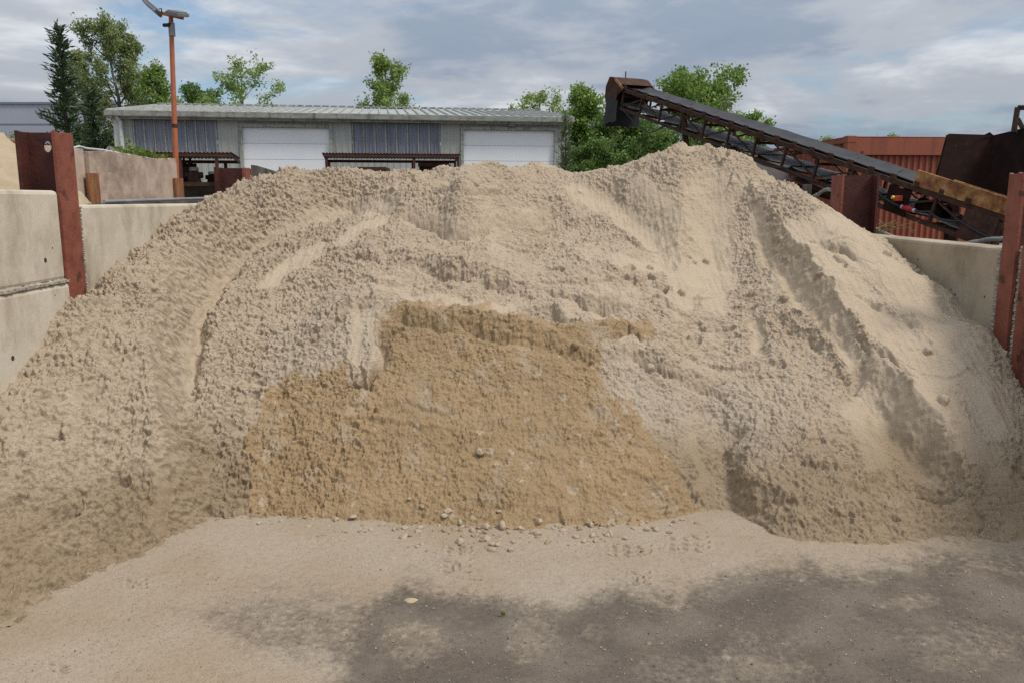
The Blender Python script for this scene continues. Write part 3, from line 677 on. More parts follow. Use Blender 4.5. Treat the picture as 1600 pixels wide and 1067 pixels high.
def sand_material():
    m, nt, N, L, b = nodes_of('sand')
    b.inputs["Roughness"].default_value = 0.95; b.inputs["Specular IOR Level"].default_value = 0.08
    at = N.new("ShaderNodeAttribute"); at.attribute_name = 'tone'
    tc = N.new("ShaderNodeTexCoord")
    n = N.new("ShaderNodeTexNoise"); n.inputs["Scale"].default_value = 260; n.inputs["Detail"].default_value = 3; L.new(tc.outputs["Object"], n.inputs["Vector"])
    r = N.new("ShaderNodeValToRGB"); set_ramp(r, [(0.30, (0.62, 0.60, 0.57)), (0.5, (1, 1, 1)), (0.70, (1.0, 1.0, 1.0))]); L.new(n.outputs[0], r.inputs[0])
    mx = N.new("ShaderNodeMix"); mx.data_type = 'RGBA'; mx.blend_type = 'MULTIPLY'; mx.inputs[0].default_value = 0.8
    L.new(at.outputs["Color"], mx.inputs[6]); L.new(r.outputs[0], mx.inputs[7]); L.new(mx.outputs[2], b.inputs["Base Color"])
    n2 = N.new("ShaderNodeTexNoise"); n2.inputs["Scale"].default_value = 100; n2.inputs["Detail"].default_value = 4; n2.inputs["Roughness"].default_value = 0.7; L.new(tc.outputs["Object"], n2.inputs["Vector"])
    bp = N.new("ShaderNodeBump"); bp.inputs["Strength"].default_value = 0.8; bp.inputs["Distance"].default_value = 0.010
    L.new(n2.outputs[0], bp.inputs["Height"]); L.new(bp.outputs[0], b.inputs["Normal"])
    return m
SAND = sand_material()
HEAP = build_heap()

# ------------------------------------------------------------------ yard surface in front (fine sheet) and the ground out to the horizon
def yard_material():
    m, nt, N, L, b = nodes_of('sandy_asphalt')
    b.inputs["Roughness"].default_value = 1.0; b.inputs["Specular IOR Level"].default_value = 0.04
    at = N.new("ShaderNodeAttribute"); at.attribute_name = 'tone'
    tc = N.new("ShaderNodeTexCoord")
    v = N.new("ShaderNodeTexVoronoi"); v.inputs["Scale"].default_value = 300; L.new(tc.outputs["Object"], v.inputs["Vector"])
    hs = N.new("ShaderNodeSeparateColor"); L.new(v.outputs["Color"], hs.inputs[0])
    r = N.new("ShaderNodeValToRGB"); set_ramp(r, [(0.0, (0.45, 0.45, 0.45)), (0.14, (0.92, 0.92, 0.92)), (0.86, (1.0, 1.0, 1.0)), (0.97, (1.12, 1.11, 1.1))]); L.new(hs.outputs[0], r.inputs[0])
    mx = N.new("ShaderNodeMix"); mx.data_type = 'RGBA'; mx.blend_type = 'MULTIPLY'; mx.inputs[0].default_value = 0.9
    L.new(at.outputs["Color"], mx.inputs[6]); L.new(r.outputs[0], mx.inputs[7])
    L.new(mx.outputs[2], b.inputs["Base Color"])
    n2 = N.new("ShaderNodeTexNoise"); n2.inputs["Scale"].default_value = 220; n2.inputs["Detail"].default_value = 4; n2.inputs["Roughness"].default_value = 0.7; L.new(tc.outputs["Object"], n2.inputs["Vector"])
    bp = N.new("ShaderNodeBump"); bp.inputs["Strength"].default_value = 0.5; bp.inputs["Distance"].default_value = 0.004
    L.new(n2.outputs[0], bp.inputs["Height"]); L.new(bp.outputs[0], b.inputs["Normal"])
    return m

def tread(cx, cy, w, h, kind):
    """a boot print as short strokes in picture units: list of (x0,y0,x1,y1)"""
    s = []
    if kind == 'heel':
        for i in range(3):
            y = cy - h / 2 + h * i / 2
            s.append((cx - w / 2, y - 1.5, cx - w * 0.27, y + 1.0)); s.append((cx + w * 0.22, y + 0.6, cx + w / 2, y - 2.0 + i))
        for k in range(7):
            a0 = k * 0.9; a1 = a0 + 0.9
            s.append((cx - 1 + 6.5 * math.cos(a0), cy + h * 0.42 * math.sin(a0), cx - 1 + 6.5 * math.cos(a1), cy + h * 0.42 * math.sin(a1)))
    else:
        rnd = random.Random(int(cx * 7 + cy))
        n = int(w / 9)
        for j in range(3):
            for i in range(n):
                x = cx - w / 2 + w * (i + 0.5) / n + rnd.uniform(-2, 2); y = cy - h / 2 + h * j / 2 + rnd.uniform(-2, 2)
                s.append((x - 4, y + 1.5 * (1 if i % 2 else -1), x + 4, y - 1.5 * (1 if i % 2 else -1)))
    return s
def build_yard():
    dx = 0.005
    xs = np.arange(-3.05, 3.45, dx); ys = np.arange(2.15, 4.75, dx)
    X, Y = np.meshgrid(xs, ys); X = X.astype(np.float32); Y = Y.astype(np.float32)
    Z = np.full(X.shape, 0.004, np.float32)
    U, V = project(X, Y, Z)
    U2 = U + fbm(X * 2.2, Y * 2.2, 4, 201) * 60 + fbm(X * 14, Y * 14, 3, 202) * 18; V2 = V + fbm(X * 2.2, Y * 2.2, 4, 203) * 26 + fbm(X * 14, Y * 14, 3, 204) * 14
    # how much sand lies on the asphalt, 0..1
    cov = np.ones(X.shape, np.float32)
    bare = polysoft(U2, V2, [(560, 945), (640, 905), (740, 920), (860, 950), (960, 918), (1060, 930), (1140, 905), (1240, 885), (1420, 880), (1700, 872), (1800, 1200), (500, 1200), (540, 1010)], 34)
    cov = cov - 0.93 * bare
    mid = polysoft(U2, V2, [(280, 960), (420, 925), (560, 930), (600, 1000), (520, 1040), (380, 1010)], 40); cov -= 0.52 * mid * (1 - bare)
    for (cx, cy, rx, ry, a) in ((650, 1000, 80, 34, 0.30), (1410, 935, 70, 18, 0.30), (820, 1000, 50, 40, 0.22), (1190, 1020, 90, 40, 0.12), (1520, 1010, 110, 40, 0.22), (1130, 1050, 160, 30, 0.18), (940, 985, 40, 14, 0.2)):
        cov = cov + a * (1 - sstep(0.2, 1.2, ((U2 - cx) / rx) ** 2 + ((V2 - cy) / ry) ** 2))
    speck = fbm(X * 34, Y * 34, 3, 211)
    cov = np.clip(cov + 0.10 * fbm(X * 5, Y * 5, 4, 212), 0, 1)
    grit = fbm(X * 11, Y * 11, 5, 213, gain=0.72); cov = 0.55 * cov + 0.45 * sstep(0.12, 0.88, cov + 0.75 * grit * (1.2 - np.abs(cov - 0.5)))
    covs = np.clip(cov + (speck * 0.45) * np.where(cov > 0.08, 1, 0.4) * (1 - 0.6 * np.abs(cov - 0.45)), 0, 1)
    fringe = sstep(0.1, 0.4, cov) * (1 - sstep(0.4, 0.8, cov))
    # height: a skin of sand a few millimetres thick, wind-blown ripples and dimples
    Z = Z + covs * 0.005 + fbm(X * 3, Y * 3, 3, 221) * 0.006 * cov + gnoise(X * 46, Y * 46, 222) * 0.0007 + gnoise(X * 90, Y * 90, 223) * 0.0005 + gnoise(X * 20, Y * 20, 224) * 0.0016 * cov
    strokes = tread(712, 886, 40, 17, 'heel') + tread(716, 861, 36, 9, 'toe') + tread(985, 862, 60, 12, 'toe') + tread(1075, 851, 60, 16, 'toe') + tread(1000, 905, 26, 16, 'heel') + [(730, 905, 750, 907)] + tread(212, 914, 30, 10, 'heel') + tread(90, 1045, 30, 10, 'toe')
    dep = np.zeros_like(Z); rim = np.zeros_like(Z)
    for x0, y0, x1, y1 in strokes:
        m = (U > min(x0, x1) - 14) & (U < max(x0, x1) + 14) & (V > min(y0, y1) - 10) & (V < max(y0, y1) + 10)
        if not m.any(): continue
        u, v = U[m], V[m] * 1.0; ddx, ddy = x1 - x0, y1 - y0; l2 = ddx * ddx + ddy * ddy + 1e-6
        t = np.clip(((u - x0) * ddx + (v - y0) * ddy) / l2, 0, 1); q = np.hypot(u - x0 - t * ddx, (v - y0 - t * ddy) * 1.8)
        dep[m] = np.maximum(dep[m], np.exp(-(q / 2.6) ** 2)); rim[m] = np.maximum(rim[m], np.exp(-((q - 5.5) / 2.2) ** 2))
    Z = Z - dep * 0.013 + rim * (1 - dep) * 0.004
    c_sand = np.array([0.325, 0.257, 0.183]); c_sandl = np.array([0.355, 0.293, 0.222]); c_as = np.array([0.118, 0.097, 0.079]); c_asl = np.array([0.168, 0.140, 0.112]); c_white = np.array([0.40, 0.35, 0.29])
    def mixc(a, b, t): return a * (1 - t[..., None]) + b * t[..., None]
    t = sstep(-0.35, 0.35, fbm(X * 1.7, Y * 1.7, 4, 231)).astype(np.float32)
    A = mixc(np.broadcast_to(c_as, X.shape + (3,)), c_asl, sstep(-0.3, 0.45, fbm(X * 3.5, Y * 3.5, 5, 232)))
    Sd = mixc(np.broadcast_to(c_sand, X.shape + (3,)), c_sandl, t)
    C = mixc(A, Sd, covs)
    C = mixc(C, c_white, 0.45 * sstep(0.25, 0.55, speck) * fringe)
    C = mixc(C, np.array([0.33, 0.235, 0.135]), sstep(0.5, 0.72, fbm(X * 16, Y * 16, 2, 241)) * polysoft(U, V, [(960, 880), (1120, 860), (1180, 1030), (1000, 1040)], 20) * 0.9)
    C = np.clip(C * (1 + 0.10 * gnoise(X * 130, Y * 130, 253))[..., None], 0.01, 0.8)
    ny, nx = X.shape; idx = np.arange(ny * nx).reshape(ny, nx)
    faces = np.stack([idx[:-1, :-1], idx[:-1, 1:], idx[1:, 1:], idx[1:, :-1]], -1).reshape(-1, 4)
    o = mesh_np('yard_pavement', np.stack([X, Y, Z], -1).reshape(-1, 3), faces, yard_material(), None, smooth=True)
    a = o.data.attributes.new("tone", 'FLOAT_COLOR', 'POINT')
    a.data.foreach_set("color", np.concatenate([C.reshape(-1, 3), np.ones((ny * nx, 1))], 1).astype(np.float32).ravel())
    tag(o, kind='structure')
build_yard()
M['ground'] = pmat('sandy_yard_ground', [(0.10, 0.085, 0.07), (0.17, 0.145, 0.115), (0.27, 0.22, 0.16)], 0.8, 0.95, 0.5, 60)
g = MB(); g.add([(-1500, -1500, -0.03), (1500, -1500, -0.03), (1500, 2500, -0.03), (-1500, 2500, -0.03)], [(0, 1, 2, 3)])
tag(g.build('ground', 'ground'), kind='structure')

# ------------------------------------------------------------------ bay walls
X_, Y_, Z_ = Vector((1, 0, 0)), Vector((0, 1, 0)), Vector((0, 0, 1))
def slab(name, label, cat, a, b, mat, group=None, bevel=0.02, rough=0.0):
    o = MB().box(a, b).build(name, mat, None, bevel=bevel)
    return tag(o, label, cat, group)
def post_y(px, x, row=400): return PX(px, row, x).y
WT = 0.22                                   # wall thickness
YPL0, YPL1 = PX(98, 380, WL).y, PX(126, 380, WL).y       # near post on the left, near and far edge of its inner flange
YPR0, YPR1 = PX(1592, 400, WR).y, PX(1567, 400, WR).y
def z_at(px, py, x): return PX(px, py, x).z
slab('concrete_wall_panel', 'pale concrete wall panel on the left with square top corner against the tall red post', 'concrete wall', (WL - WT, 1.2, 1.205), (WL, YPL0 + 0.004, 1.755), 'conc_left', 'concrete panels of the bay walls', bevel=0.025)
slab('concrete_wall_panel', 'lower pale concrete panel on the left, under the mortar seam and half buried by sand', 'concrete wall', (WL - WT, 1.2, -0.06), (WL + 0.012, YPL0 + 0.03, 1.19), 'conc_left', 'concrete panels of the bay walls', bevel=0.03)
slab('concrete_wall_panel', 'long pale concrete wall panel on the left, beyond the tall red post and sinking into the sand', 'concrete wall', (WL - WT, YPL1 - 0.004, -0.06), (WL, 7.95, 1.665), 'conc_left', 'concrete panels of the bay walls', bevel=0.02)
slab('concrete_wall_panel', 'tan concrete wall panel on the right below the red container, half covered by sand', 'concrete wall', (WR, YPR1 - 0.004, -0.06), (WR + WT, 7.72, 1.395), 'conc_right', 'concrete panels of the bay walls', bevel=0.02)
# ragged mortar lines
def mortar(name, label, p0, p1, w, seed, group=None):
    """a ragged squeeze of mortar: a strip with a noisy front"""
    rnd = random.Random(seed); p0 = Vector(p0); p1 = Vector(p1); n = 170; d = (p1 - p0); m = MB()
    ax = d.normalized(); inward = Vector((1 if p0.x < 0 else -1, 0, 0)); side = ax.cross(inward)
    vs = []; fs = []
    for i in range(n + 1):
        c = p0 + d * (i / n); a = w * rnd.uniform(0.5, 1.2); b = w * rnd.uniform(0.5, 1.2); h = rnd.uniform(0.004, 0.016)
        vs += [c - inward * 0.015 - side * a, c + inward * h - side * a * 0.5, c + inward * h * rnd.uniform(0.6, 1.2) + side * b * 0.5, c - inward * 0.015 + side * b]
    for i in range(n):
        for k in range(3): fs.append((i * 4 + k, i * 4 + k + 1, i * 4 + k + 5, i * 4 + k + 4))
    return tag(m.add(vs, fs).build(name, 'rubble'), label, 'mortar', group)
mortar('mortar_seam', 'crumbly mortar seam between the upper and lower concrete panels on the left', (WL + 0.008, 2.0, 1.197), (WL + 0.008, YPL0 + 0.02, 1.197), 0.018, 1)
mortar('mortar_seam', 'ragged mortar edge along the far side of the tall red post on the left', (WL + 0.004, YPL1 + 0.012, 0.6), (WL + 0.004, YPL1 + 0.012, 1.655), 0.013, 2)
mortar('mortar_seam', 'ragged mortar edge where the right concrete wall meets its red post', (WR - 0.004, YPR1 + 0.02, 0.5), (WR - 0.004, YPR1 + 0.02, 1.38), 0.03, 3)

# ------------------------------------------------------------------ red H-section posts
def h_post(label, x_in, y0, y1, zt, side, hole=False, dark='shaded_red', web=0.30):
    """flanges lie along the wall faces, the web runs across the wall; side=-1: wall to the left"""
    r = thing('steel_post', label, 'steel post', (x_in, (y0 + y1) / 2, 0), 'red steel posts of the bay')
    t = 0.022; e = 0.012
    xi = x_in - side * e                        # flange stands proud of the wall face
    xo = x_in + side * web
    yc = (y0 + y1) / 2
    rnd = random.Random(int(abs(x_in) * 100 + y0 * 10))
    def plate(xa, xb):
        """a flange with a slightly burnt, uneven top edge"""
        n = 6; pts = [(xa, y0, -0.05)] + [(xa, y0 + (y1 - y0) * i / n, zt + rnd.uniform(-0.008, 0.006)) for i in range(n + 1)] + [(xa, y1, -0.05)]
        return MB().prism(pts, (xb - xa, 0, 0))
    plate(xi, xi + side * t).build('flange', 'red_steel', r, bevel=0.002)
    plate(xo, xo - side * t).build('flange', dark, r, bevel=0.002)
    a, b = xi + side * (t + 0.0005), xo - side * (t + 0.0005)
    w = MB(); yw0, yw1 = yc - 0.009, yc + 0.009
    if hole:
        cx, cz, R = a + side * 0.085, zt - 0.085, 0.030; n = 20
        lo, hi = min(a, b), max(a, b); zb = zt - 0.6
        # ring of quads between a hole and the plate's outline
        ang = [2 * math.pi * k / n for k in range(n)]
        def edge(an):
            dx, dz = math.cos(an), math.sin(an); s = 1e9
            if dx > 1e-6: s = min(s, (hi - cx) / dx)
            if dx < -1e-6: s = min(s, (lo - cx) / dx)
            if dz > 1e-6: s = min(s, (zt - cz) / dz)
            if dz < -1e-6: s = min(s, (zb - cz) / dz)
            return (cx + dx * s, cz + dz * s)
        corners = [math.atan2(z - cz, x - cx) % (2 * math.pi) for x in (lo, hi) for z in (zb, zt)]
        ang = sorted(set([round(v, 5) for v in ang + corners])); n = len(ang)
        vs = []
        for y in (yw0, yw1):
            for an in ang: vs.append((cx + R * math.cos(an) * 0.9, y, cz + R * math.sin(an) * 1.15))
            for an in ang: ex, ez = edge(an); vs.append((ex, y, ez))
        fs = []
        for k in range(n):
            q = (k + 1) % n
            fs += [(k, q, n + q, n + k), (2 * n + k, 3 * n + k, 3 * n + q, 2 * n + q), (k, 2 * n + k, 2 * n + q, q)]
        w.add(vs, fs); w.box((lo, yw0, -0.05), (hi, yw1, zb - 0.0005))
    else:
        w.box((min(a, b), yw0, -0.05), (max(a, b), yw1, zt - 0.003))
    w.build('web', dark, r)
    return r
h_post('tall red steel post with a round hole near its top, on the left', WL, YPL0, YPL1, 2.11, -1, True, web=0.235)
h_post('red steel post on the right edge with a dark scorched patch beside concrete', WR, YPR0 + 0.02, YPR1, 1.86, 1, web=0.30)
yb = PX(380, 280, WL).y
h_post('short red steel post on the left behind the sand, in front of the open shelter', WL, yb, yb + 0.26, 2.03, -1, web=0.30)
yb2 = PX(1300, 300, WR).y
h_post('red steel post on the right rising from the sand flank before the container', WR, yb2 - 0.26, yb2, 1.93, 1, web=0.34)
# red steel closing plate towards the viewer on the right, mortar crumbs in the gap
o = MB().box((WR - 0.004, 3.3, -0.05), (WR + 0.03, YPR0 - 0.035, 1.43)).build('steel_plate', 'red_steel', None, bevel=0.002); tag(o, 'flat red steel plate on the right edge, nearer than the scorched red post', 'steel plate')
mortar('mortar_seam', 'crumbling grey mortar filling the gap between the red post and red plate on the right', (WR + 0.016, YPR0 - 0.008, 0.45), (WR + 0.016, YPR0 - 0.008, 1.42), 0.026, 4)

# ------------------------------------------------------------------ neighbouring bay on the left
XF = -5.6
yA0, yA1, yA2 = 6.5, PX(137, 240, XF).y, PX(275, 250, XF).y
def rough_slab(label, x0, x1, y0, y1, zt, mat, seed, cut=0.0, cat='concrete wall', group='old pinkish concrete panels', z0=-0.1):
    rnd = random.Random(seed); n = 40; pts = []
    pts.append((x1, y0, z0))
    for i in range(n + 1):
        t = i / n; pts.append((x1, y0 + (y1 - y0) * t, zt + rnd.uniform(-0.012, 0.012) + 0.02 * math.sin(t * 9 + seed)))
    pts.append((x1, y1, z0))
    o = MB().prism(pts, (x0 - x1, 0, 0)).build('concrete_wall_panel', mat); return tag(o, label, cat, group)
rough_slab('old pinkish concrete panel at far left, behind the tall red post', XF - 0.25, XF - 0.03, yA0, yA1 - 0.05, 2.36, 'conc_old', 3)
rough_slab('old pinkish concrete wall with black streaks and a white cable on top, beside the orange pole', XF - 0.25, XF, yA1 + 0.02, yA2, 2.345, 'conc_old', 5)
def rust_post(label, px, py0, py1, w, x=XF + 0.01):
    y = PX(px, py0, x).y; zt = PX(px, py0, x).z
    r = thing('rusty_post', label, 'rusty post', (x, y, 0), 'orange rusty posts of the far bay')
    MB().box((x, y - w / 2, -0.1), (x + 0.03, y + w / 2, zt)).build('flange', 'rust_post', r, bevel=0.003)
    MB().box((x - 0.27, y - 0.012, -0.1), (x - 0.0005, y + 0.012, zt - 0.02)).build('web', 'rust_post', r)
    return r
rust_post('rusty orange post at the far left edge, above the left sand heap', 12, 219, 250, 0.30)
rust_post('rusty orange post at the joint of the pinkish walls, right of the tall red post', 142, 271, 295, 0.30)
rust_post('rusty orange post at the end of the pinkish wall, below the orange lamp pole', 277, 279, 310, 0.36)
# low dark wall and a metal pipe lying on it
yl = PX(330, 309, WL - 0.6).y
o = MB().prism([(WL - 0.62, 7.0, -0.1), (WL - 0.62, 7.0, 1.665), (WL - 0.62, 10.6, 1.715), (WL - 0.62, 10.6, -0.1)], (-0.16, 0, 0)).build('low_wall', 'conc_dark'); tag(o, 'low dark stained wall just behind the left bay wall, carrying pipes', 'concrete wall')
o = MB().tube([(WL - 0.66, 7.05, 1.682), (WL - 0.68, 8.6, 1.704), (WL - 0.66, 10.4, 1.728)], 0.015).build('metal_pipe', 'galv', None, True); tag(o, 'grey metal pipe lying on the low dark wall behind the left bay', 'pipe')
# neighbouring sand heap
def small_heap(label, cx, cy, rx, ry, h, seed):
    n = 260; xs = np.linspace(cx - rx, cx + rx, n); ys = np.linspace(cy - ry, cy + ry, n); X, Y = np.meshgrid(xs, ys)
    q = np.hypot((X - cx) / rx, (Y - cy) / ry); Z = h * np.clip(1 - q, -0.1, 1) ** 1.0 if False else h * (1 - np.clip(q, 0, 1.3)) 
    Z = Z + fbm(X * 3, Y * 3, 4, seed) * 0.09 + fbm(X * 14, Y * 14, 3, seed + 3) * 0.035 + gnoise(X * 30, Y * 26, seed + 5) * 0.012 + clods(X * 22, Y * 20, seed + 6, 0.6) * 0.015
    idx = np.arange(n * n).reshape(n, n); fs = np.stack([idx[:-1, :-1], idx[:-1, 1:], idx[1:, 1:], idx[1:, :-1]], -1).reshape(-1, 4)
    o = mesh_np('sand_heap', np.stack([X, Y, Z], -1).reshape(-1, 3), fs, SAND, None, True)
    C = np.array([0.46, 0.37, 0.25])[None] * (1 + 0.12 * fbm(X * 5, Y * 5, 4, seed + 9).reshape(-1, 1))
    a = o.data.attributes.new("tone", 'FLOAT_COLOR', 'POINT'); a.data.foreach_set("color", np.concatenate([C, np.ones((n * n, 1))], 1).astype(np.float32).ravel())
    return tag(o, label, 'sand heap')
small_heap('smaller pale sand heap in the neighbouring bay, behind the left concrete wall', -4.2, 6.8, 2.3, 2.5, 2.3, 301)
# white cable along the old wall, ivy on it
pts = [PX(px, py - 2, XF - 0.03) + Vector((0, 0, 0.015)) for px, py in ((112, 236), (124, 233), (134, 236))] + [Vector((XF - 0.05, y, 2.375 - 0.01 * i)) for i, y in enumerate(np.linspace(yA1 + 0.5, yA2, 8))]
o = MB().tube(pts, 0.014, 6).build('white_cable', 'white_pipe', None, True); tag(o, 'white cable running along the top of the old pinkish wall', 'cable')

def leaf_quads(P, D, size, rnd_seed, aspect=0.5, jit=0.6):
    """P: leaf centres, D: leaf directions; diamond leaves as two triangles folded a little, all at once"""
    rs = np.random.RandomState(rnd_seed); n = len(P)
    D = D + rs.normal(0, jit, D.shape); D /= np.linalg.norm(D, axis=1, keepdims=True) + 1e-9
    R = rs.normal(0, 1, D.shape); S = np.cross(D, R); S /= np.linalg.norm(S, axis=1, keepdims=True) + 1e-9
    L = (size * rs.uniform(0.6, 1.25, n))[:, None]
    v = np.stack([P - D * L * 0.5, P + S * L * aspect * 0.5, P + D * L * 0.5, P - S * L * aspect * 0.5], 1)
    return v
def leaves_obj(name, P, D, size, mat, parent, seed, aspect=0.5, jit=0.6):
    v = leaf_quads(np.array(P), np.array(D), size, seed, aspect, jit)
    off = np.array(parent.location) if parent else 0
    return mesh_np(name, (v.reshape(-1, 3) - off), np.arange(len(v) * 4).reshape(-1, 4), mat, parent)

rs = np.random.RandomState(4); P = []; D = []
for i in range(420):
    t = rs.beta(1.1, 1.6); y = yA1 + 1.0 + (yA2 - yA1 - 1.0) * t; P.append((XF - 0.12 + rs.uniform(-0.12, 0.14), y, 2.36 + rs.exponential(0.035) * (1.6 - t))); D.append((rs.normal(), rs.normal(), 0.6))
iv = thing('wall_creeper', 'yellow green creeper growing over the top of the old pinkish wall', 'plant', (XF - 0.1, yA1 + 1, 2.33))
leaves_obj('leaves', P, D, 0.06, 'weed', iv, 8, 0.7)

# ------------------------------------------------------------------ lamp pole
lp = PD(268, 252, 16.0); top = PD(266, 30, 16.0)
pr = thing('lamp_pole', 'tall orange lamp pole with two floodlights, standing in front of the long shed', 'lamp pole', (lp.x, lp.y, 0))
k = 16.0 / F
top = PY(267, 26, lp.y); ptop = Vector(top); pb = Vector((lp.x, lp.y, 0))
MB().tube([pb, pb.lerp(ptop, 0.55), ptop], [0.058, 0.050, 0.042], 12).build('pole', 'orange_paint', pr, True)
MB().tube([pb + (ptop - pb) * 0.60 , pb + (ptop - pb) * 0.613], 0.056, 12).build('pole_clamp', 'rust', pr, True)
YL = lp.y
arm0 = PY(251, 21, YL); arm1 = PY(286, 29, YL - 0.1)
MB().bar(arm0, arm1, 0.06, 0.06).build('crossarm', 'orange_paint', pr, bevel=0.004)
MB().tube([ptop + Vector((0, 0, -0.36)), ptop + Vector((0, 0, -0.12))], 0.062, 10).build('pole_head', 'galv', pr, True)
def flood(c, d, nrm, L, W, Tk):
    d = d.normalized(); nrm = (nrm - d * nrm.dot(d)).normalized(); s = d.cross(nrm)
    h = MB().obox(c, d, s, nrm, L / 2, W / 2, Tk / 2)
    for i in range(9): h.obox(c + nrm * (Tk / 2 + 0.012) + d * (-L * 0.4 + L * 0.1 * i), d, s, nrm, 0.006, W * 0.42, 0.012)
    f = h.build('floodlight', 'lamp_grey', pr, bevel=0.006)
    MB().obox(c - nrm * (Tk / 2 + 0.004), d, s, nrm, L * 0.44, W * 0.42, 0.003).build('lens', 'lamp_glass', f)
    return f
A, B = PY(227, 4, YL), PY(248, 22, YL - 0.1)
flood((A + B) / 2, B - A, Vector((0.55, 0.2, 0.75)), (B - A).length, 0.24, 0.05)
A, B = PY(268, 22, YL - 0.05), PY(286, 26, YL - 0.2)
flood((A + B) / 2 + Vector((0, 0, 0.02)), B - A, Vector((0.05, -0.2, 1)), (B - A).length * 1.1, 0.26, 0.06)
cpos = PY(262, 40, YL - 0.08)
cm = MB().tube([cpos + Vector((-0.03, -0.10, -0.02)), cpos + Vector((0.02, 0.08, 0.02))], 0.035, 10); cm.bar(cpos + Vector((0, 0, 0.02)), cpos + Vector((0.06, 0, 0.04)), 0.02); cm.build('security_camera', 'black', pr, True)
MB().tube([PY(248, 15, YL - 0.1), PY(252, 14, YL - 0.08), PY(253, 20, YL - 0.05)], 0.012, 6).build('cable', 'black', pr, True)

# ------------------------------------------------------------------ long metal shed
SL, SR = PD(178, 172, 26.0), PD(885, 183, 26.0)
za = SL.z; SR = Vector((0, 0, EYE)) + ray(885, 183) * ((za - EYE) / ray(885, 183).z)
ax = (SR - SL); ax.z = 0; SLEN = ax.length; ax.normalize(); ay = Vector((-ax.y, ax.x, 0))       # along, into
S0 = Vector((SL.x, SL.y, 0))
def sw(u, v, z): return S0 + ax * u + ay * v + Z_ * z
def su(px, row=230):
    """distance along the shed front seen at a picture column"""
    r = ray(px, row); # intersect the vertical plane of the front
    n = ay; t = (S0 - Vector((0, 0, EYE))).dot(n) / r.dot(n); p = Vector((0, 0, EYE)) + r * t
    return (p - S0).dot(ax), p.z
shed = thing('metal_shed', 'long low grey metal shed with two white doors and bluish translucent sheets', 'shed', tuple(S0))
EAVE = za - 0.26; DEP = 12.0
def corrug(u0, u1, z0, z1, pitch, depth, v0=0.0):
    m = MB(); vs = []; fs = []; n = max(2, int((u1 - u0) / pitch)); p = (u1 - u0) / n; prof = []
    for i in range(n):
        b = u0 + i * p; prof += [(b, 0), (b + p * 0.40, 0), (b + p * 0.5, -depth), (b + p * 0.9, -depth)]
    prof.append((u1, 0))
    for u, d in prof: vs += [sw(u, v0 + d, z0), sw(u, v0 + d, z1)]
    for i in range(len(prof) - 1): fs.append((2 * i, 2 * i + 2, 2 * i + 3, 2 * i + 1))
    return m.add(vs, fs)
d1a, d1t = su(378, 197); d1b, _ = su(514, 197); d2a, d2t = su(724, 205); d2b, _ = su(866, 207)
t1a, t1t = su(206, 182); t1b, t1l = su(341, 232); t2a, t2t = su(549, 188); t2b, t2l = su(689, 236)
ZT1 = EAVE - 0.02; ZTL = min(t1l, t2l) - 0.1
DT = 0.5 * (d1t + d2t)
wall = corrug(0.02, t1a, -0.1, EAVE, 0.20, 0.014); 
for (a, b) in ((t1a, t1b), (t2a, t2b)): 
    q = corrug(a, b, -0.1, ZTL, 0.20, 0.014); wall.add(q.v, q.f)
for (a, b) in ((t1b, d1a - 0.1), (d1b + 0.1, t2a), (t2b, d2a - 0.1), (d2b + 0.1, SLEN - 0.02)):
    q = corrug(a, b, -0.1, EAVE, 0.20, 0.014); wall.add(q.v, q.f)
for (a, b) in ((d1a - 0.1, d1b + 0.1), (d2a - 0.1, d2b + 0.1)):
    q = corrug(a, b, DT + 0.1, EAVE, 0.20, 0.014); wall.add(q.v, q.f)
wall.hexa([sw(0, 0.02, -0.1), sw(0.03, 0.02, -0.1), sw(0.03, DEP, -0.1), sw(0, DEP, -0.1)], [sw(0, 0.02, EAVE), sw(0.03, 0.02, EAVE), sw(0.03, DEP, EAVE), sw(0, DEP, EAVE)])
wall.hexa([sw(SLEN - 0.03, 0.02, -0.1), sw(SLEN, 0.02, -0.1), sw(SLEN, DEP, -0.1), sw(SLEN - 0.03, DEP, -0.1)], [sw(SLEN - 0.03, 0.02, EAVE), sw(SLEN, 0.02, EAVE), sw(SLEN, DEP, EAVE), sw(SLEN - 0.03, DEP, EAVE)])
wall.hexa([sw(0.04, DEP - 0.05, -0.1), sw(SLEN - 0.04, DEP - 0.05, -0.1), sw(SLEN - 0.04, DEP, -0.1), sw(0.04, DEP, -0.1)], [sw(0.04, DEP - 0.05, EAVE), sw(SLEN - 0.04, DEP - 0.05, EAVE), sw(SLEN - 0.04, DEP, EAVE), sw(0.04, DEP, EAVE)])
for zg, u_ in ((0, 0), (1, SLEN)):
    wall.add([sw(u_, 0.02, EAVE), sw(u_, DEP, EAVE), sw(u_, DEP / 2, EAVE + 0.75)], [(0, 1, 2)])
wall.build('wall', 'shed_wall', shed)
RISE = 0.80
rf = MB(); rf2 = MB()
def rpt(u, v, dz=0): return sw(u, v, za - 0.02 + dz + RISE * (1 - abs(v - DEP / 2) / (DEP / 2)))
rf.hexa([rpt(-0.18, -0.25, -0.05), rpt(SLEN + 0.18, -0.25, -0.05), rpt(SLEN + 0.18, DEP / 2, -0.05), rpt(-0.18, DEP / 2, -0.05)], [rpt(-0.18, -0.25), rpt(SLEN + 0.18, -0.25), rpt(SLEN + 0.18, DEP / 2), rpt(-0.18, DEP / 2)])
